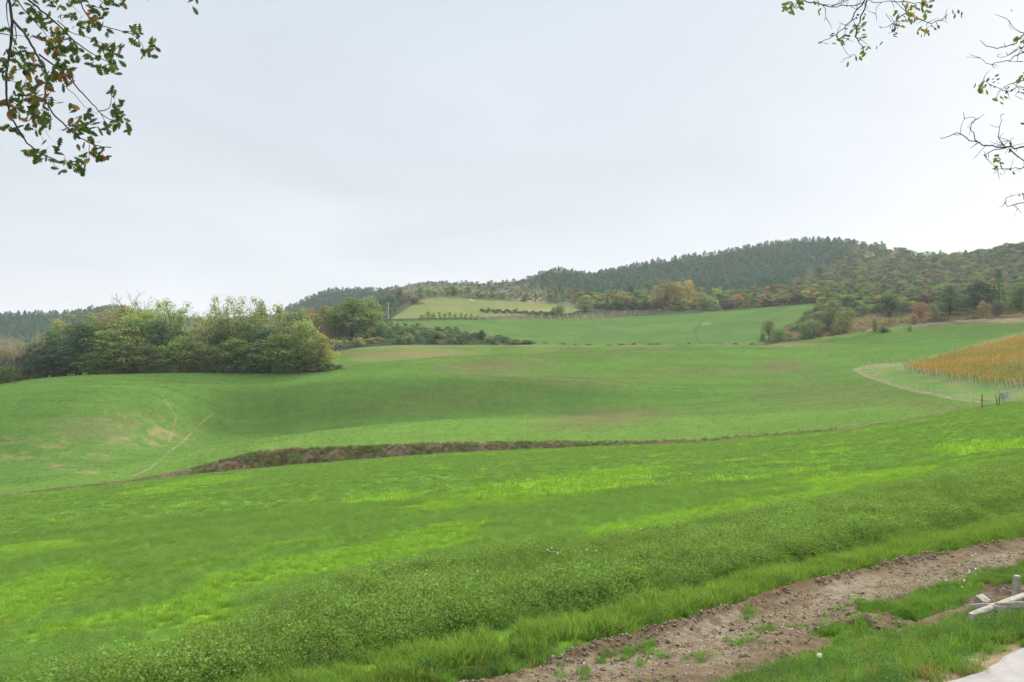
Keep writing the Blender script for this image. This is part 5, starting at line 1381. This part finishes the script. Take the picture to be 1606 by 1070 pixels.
# locust
rz_ = lambda L: [(1200+x_/3.148, y_/3.148) for x_, y_ in L]
LOC = [([(120,-120),(180,0),(250,15),(330,30),(430,30),(490,10),(520,-120)], 4.8, 4.8, .008), ([(540,-260),(500,0),(485,50),(465,100),(455,140),(445,180),(470,220),(488,235),(485,255)], 4.6, 4.7, .014), ([(560,-260),(490,10),(430,80),(390,140),(350,170),(330,180),(290,205)], 4.6, 4.9, .013),
 ([(250,15),(300,40),(295,80),(285,105)], 4.8, 4.8, .005), ([(190,5),(150,20),(110,15),(85,20)], 4.8, 4.85, .005), ([(330,30),(380,15),(420,-5)], 4.8, 4.8, .006), ([(400,135),(385,200),(395,250),(425,280)], 4.75, 4.75, .003),
 ([(720,-260),(685,0),(690,40),(700,60),(760,100),(820,118),(870,100),(900,70)], 4.7, 4.9, .010), ([(700,65),(640,110),(600,130),(580,140)], 4.7, 4.75, .006), ([(685,5),(600,10),(550,30),(548,60)], 4.7, 4.7, .005), ([(685,8),(740,12),(800,15),(840,5)], 4.7, 4.7, .005), ([(600,70),(620,110),(640,130)], 4.7, 4.7, .003),
 ([(1500,60),(1400,110),(1278,165),(1240,210),(1200,232),(1130,240),(1080,225),(1060,205)], 4.9, 4.9, .011), ([(1500,150),(1400,200),(1278,255),(1200,300),(1130,318),(1085,310),(1065,280)], 4.9, 4.9, .009), ([(1278,160),(1240,155),(1210,130),(1195,90)], 4.9, 4.9, .005), ([(1278,225),(1220,265),(1160,290),(1150,280)], 4.9, 4.9, .005), ([(1278,310),(1220,305)], 4.9, 4.9, .005),
 ([(1500,330),(1278,395),(1210,420),(1160,440),(1110,420),(1075,400)], 4.8, 4.8, .008), ([(1278,440),(1240,430),(1190,455),(1165,440)], 4.8, 4.8, .005), ([(1160,440),(1140,480),(1135,495)], 4.8, 4.8, .003), ([(1278,490),(1230,470),(1250,445)], 4.8, 4.8, .003),
 ([(1600,690),(1400,720),(1278,730),(1200,728),(1100,715),(1050,705),(1000,690),(960,655),(920,665),(865,685)], 4.6, 4.6, .013), ([(1050,705),(1020,650),(1015,610),(1040,585),(1080,568)], 4.6, 4.6, .006), ([(1050,705),(1025,720)], 4.6, 4.6, .005), ([(1190,730),(1150,680),(1165,600),(1165,570)], 4.6, 4.6, .006), ([(1200,730),(1120,745),(1075,765),(1120,805),(1150,828)], 4.6, 4.6, .006),
 ([(1500,815),(1278,830),(1200,833),(1115,833)], 4.6, 4.6, .007), ([(1210,735),(1245,780),(1278,800),(1330,820)], 4.6, 4.6, .008), ([(960,655),(970,620),(985,595)], 4.6, 4.6, .003), ([(1150,680),(1175,660)], 4.6, 4.6, .003), ([(1140,720),(1200,700),(1230,680)], 4.6, 4.6, .004),
 ([(1500,960),(1278,1000),(1230,1010),(1200,1020),(1185,980),(1230,960),(1278,955)], 4.7, 4.7, .008), ([(1230,1010),(1260,1045)], 4.7, 4.7, .003), ([(1100,715),(1060,745),(1030,790)], 4.6, 4.6, .003), ([(700,60),(660,30),(640,0)], 4.7, 4.7, .004)]
loc = bpy.data.objects.new('locust_tree', None); COL.objects.link(loc)
tb = np.array([5.6, 3.6, gz(5.6, 3.6)]); loc.location = tuple(tb)
mb = MB(); starts = []; twp = []
for pts, d0, d1, r0 in LOC:
    q = [v-tb for v in densify(rz_(pts), d0, d1, 1.3)]
    mb.tube(q, list(np.linspace(r0*.55, max(r0*.14, .0011), len(q))), 5)
    if pts[0][1] < -200 or pts[0][0] >= 1400: starts.append((q[0], r0))
    twp += q[len(q)//3:]
for i in range(150):                                    # fine spurs and dead leaf stalks
    p0 = twp[rng.integers(len(twp))]; d_ = unit(rng, 1)[0]*np.array([1, .6, 1])
    L = rng.uniform(.02, .09); mb.tube([p0, p0+d_*L*.5+rng.normal(size=3)*.006, p0+d_*L], [.0022, .0016, .0008], 3)
link('twigs', mb.mesh('locust_twigs', M_twig, True), loc)
mb = MB(); fork = np.array([0, 0, 4.0])
mb.tube([(0, 0, -.3), (0, 0, .5), (.05, 0, 2), (0, 0, 4), (-.1, .1, 6.5)], [.3, .24, .2, .16, .06], 10)
for q, r0 in starts:
    b0 = np.array([0, 0, min(max(q[2]-.3, 1.5), 5.5)]); kn = [b0]
    for f in (.18, .34, .5, .66, .82): kn.append(b0+(q-b0)*f+np.array([0, 0, .22*math.sin(math.pi*f)])+rng.normal(size=3)*.06)
    kn.append(q); mb.tube(kn, list(np.linspace(.05, r0*.55, 7)), 7)
    for kk_ in kn[2:6]:
        e_ = kk_+(q-b0)*.2+unit(rng, 1)[0]*.25; e2 = e_+unit(rng, 1)[0]*.16
        mb.tube([kk_, e_, e2], [.012, .006, .002], 4, False)
link('trunk', mb.mesh('locust_trunk', M_bark, True), loc)
PIN_ = [(130,10,9,1),(110,40,7,1),(175,30,6,1),(130,60,4,1),(260,15,3,1),(280,50,2,1),(470,150,9,1),(440,150,5,1),(450,75,4,0),(490,70,2,1),(375,190,4,1),(365,215,3,1),(400,165,5,0),(475,275,6,1),(500,235,3,1),(550,225,2,1),(430,275,2,2),(415,305,1,2),(800,15,7,1),(775,30,6,1),(740,40,4,1),(795,70,4,1),(650,65,5,1),(710,90,8,1),(730,82,3,2),(690,105,5,1),(645,135,6,0),(640,160,4,0),(785,155,7,1),(790,140,3,2),(845,130,3,0),(945,70,6,0),(575,140,1,0),(580,200,0,0),
        (1255,180,4,1),(1275,190,3,1),(1210,65,1,0),(1070,435,8,1),(1100,430,3,0),(1135,390,6,0),(1080,400,2,0),(1265,390,5,1),(1170,480,5,1),(1135,495,1,0),(1190,440,4,0),(1265,450,5,0),(1205,718,3,0),(1155,765,4,1),(1145,810,6,1),(1175,865,1,0),(1215,853,2,0),(1265,605,1,0),(1265,970,3,0),(1260,1045,1,0),(280,205,2,1),(340,175,3,0),(705,40,3,1),(1270,245,2,0)]
lv, lf, lc = [], [], []
for (cx_, cy_, n_, k_) in PIN_:
    c0 = P3(1200+cx_/3.148, cy_/3.148, 4.75)-tb
    th = rng.uniform(0, 6.28); ax = np.array([math.cos(th), rng.normal()*.4, math.sin(th)])
    for j in range(n_):
        side = 1 if j % 2 else -1
        p0 = c0+ax*(.018*(j//2-n_/4))+rng.normal(size=3)*.006
        dr = np.array([-ax[2]*side, rng.normal()*.4, ax[0]*side-.5])+ax*.3
        c = {0: (.06, .06, .045), 1: (.10, .145, .03), 2: (.27, .16, .03)}[k_]
        if k_ == 1 and rng.random() < .25: c = (.15, .16, .03)
        place_leaf(loc_leaf(rng.uniform(.026, .042)*(0.75 if k_ == 0 else 1)), p0, dr, np.array([rng.normal()*.6, -1, rng.normal()*.6+.2]), lv, lf, lc, tuple(np.array(c)*rng.uniform(.8, 1.2)))
leaf_object(lv, lf, lc, 'leaves', loc)
tag(loc, 'nearly bare locust with thin black twigs and sparse leaflets hanging into view', 'tree')

# ------------------------------------------------------------------ air
HAZE = True
if HAZE:
    zlo = float(Zg.min())-1.0; zhi = float(Zg.max())+20
    hb = MB().box((0, 1260, (zlo+zhi)/2), (4200, 1320, (zhi-zlo)/2))
    m, nt, N, L = newmat('haze')
    out = N.new('ShaderNodeOutputMaterial'); pv = N.new('ShaderNodeVolumePrincipled')
    pv.inputs['Color'].default_value = (.87, .93, 1.0, 1); pv.inputs['Density'].default_value = 0.00012
    pv.inputs['Anisotropy'].default_value = 0.2
    L.new(pv.outputs[0], out.inputs['Volume'])
    tag(link('haze', hb.mesh('haze', m)), 'thin autumn haze between the fields and the hills', 'haze', kind='stuff')

# ------------------------------------------------------------------ sky, sun, camera
w = bpy.data.worlds.new('World'); SC.world = w; w.use_nodes = True
nt = w.node_tree; N, L = nt.nodes, nt.links; N.clear()
EL, AZ = math.radians(27), math.radians(42)
sky = N.new('ShaderNodeTexSky'); sky.sky_type = 'NISHITA'; sky.sun_disc = False; sky.sun_elevation = EL; sky.sun_rotation = AZ
tc = N.new('ShaderNodeTexCoord'); sep = N.new('ShaderNodeSeparateXYZ'); L.new(tc.outputs['Generated'], sep.inputs[0])
ramp = N.new('ShaderNodeValToRGB'); L.new(sep.outputs['Z'], ramp.inputs[0])
e = ramp.color_ramp.elements
e[0].position = 0.0; e[0].color = (.395, .402, .408, 1)
e[1].position = 0.95; e[1].color = (1.55, 1.6, 1.68, 1)
for ps, c in ((.08, (.385, .398, .412, 1)), (.20, (.362, .383, .402, 1)), (.42, (.335, .364, .390, 1)), (.66, (1.0, 1.04, 1.1, 1))):
    q = e.new(ps); q.color = c
# thin cloud layer: noise over a flat ceiling so that it flattens towards the horizon
dv = N.new('ShaderNodeVectorMath'); dv.operation = 'DIVIDE'; L.new(tc.outputs['Generated'], dv.inputs[0])
zc_ = N.new('ShaderNodeMath'); zc_.operation = 'MAXIMUM'; zc_.inputs[1].default_value = 0; L.new(sep.outputs['Z'], zc_.inputs[0])
zc2 = N.new('ShaderNodeMath'); zc2.operation = 'ADD'; zc2.inputs[1].default_value = .12; L.new(zc_.outputs[0], zc2.inputs[0])
cb = N.new('ShaderNodeCombineXYZ')
for k_ in range(3): L.new(zc2.outputs[0], cb.inputs[k_])
L.new(cb.outputs[0], dv.inputs[1])
ns = N.new('ShaderNodeTexNoise'); ns.inputs['Scale'].default_value = 0.8; ns.inputs['Detail'].default_value = 5; ns.inputs['Distortion'].default_value = .6; L.new(dv.outputs[0], ns.inputs['Vector'])
mr = N.new('ShaderNodeMapRange'); mr.inputs[1].default_value = .3; mr.inputs[2].default_value = .7; mr.inputs[3].default_value = .93; mr.inputs[4].default_value = 1.065; L.new(ns.outputs[0], mr.inputs[0])
sc1 = N.new('ShaderNodeVectorMath'); sc1.operation = 'SCALE'; L.new(ramp.outputs[0], sc1.inputs[0]); L.new(mr.outputs[0], sc1.inputs['Scale'])
sc2 = N.new('ShaderNodeVectorMath'); sc2.operation = 'SCALE'; L.new(sc1.outputs[0], sc2.inputs[0]); sc2.inputs['Scale'].default_value = 10.0
mx = N.new('ShaderNodeMix'); mx.data_type = 'RGBA'; mx.inputs[0].default_value = 0.92
L.new(sky.outputs[0], mx.inputs[6]); L.new(sc2.outputs[0], mx.inputs[7])
bg = N.new('ShaderNodeBackground'); bg.inputs[1].default_value = 0.10; L.new(mx.outputs[2], bg.inputs[0])
wo = N.new('ShaderNodeOutputWorld'); L.new(bg.outputs[0], wo.inputs[0])
sl = bpy.data.lights.new('sun', 'SUN'); sl.energy = 2.9; sl.angle = math.radians(18); sl.color = (1, .96, .9)
so = bpy.data.objects.new('sun', sl); COL.objects.link(so)
from mathutils import Vector
sd = Vector((math.sin(AZ)*math.cos(EL), math.cos(AZ)*math.cos(EL), math.sin(EL)))
so.rotation_euler = sd.to_track_quat('Z', 'Y').to_euler()
cd = bpy.data.cameras.new('camera'); co = bpy.data.objects.new('camera', cd); COL.objects.link(co)
cd.sensor_width = 36; cd.lens = F/1606*36; cd.shift_y = (CY-535)/1606; cd.clip_end = 8000; cd.clip_start = .05
co.location = (0, 0, ZC); co.rotation_euler = (math.radians(90), 0, 0)
SC.camera = co
SC.view_settings.view_transform = 'Standard'; SC.view_settings.look = 'None'; SC.view_settings.exposure = 1.02; SC.view_settings.gamma = 1
SC.cycles.use_denoising = True
SC.cycles.max_bounces = 6; SC.cycles.transparent_max_bounces = 4; SC.cycles.volume_bounces = 0
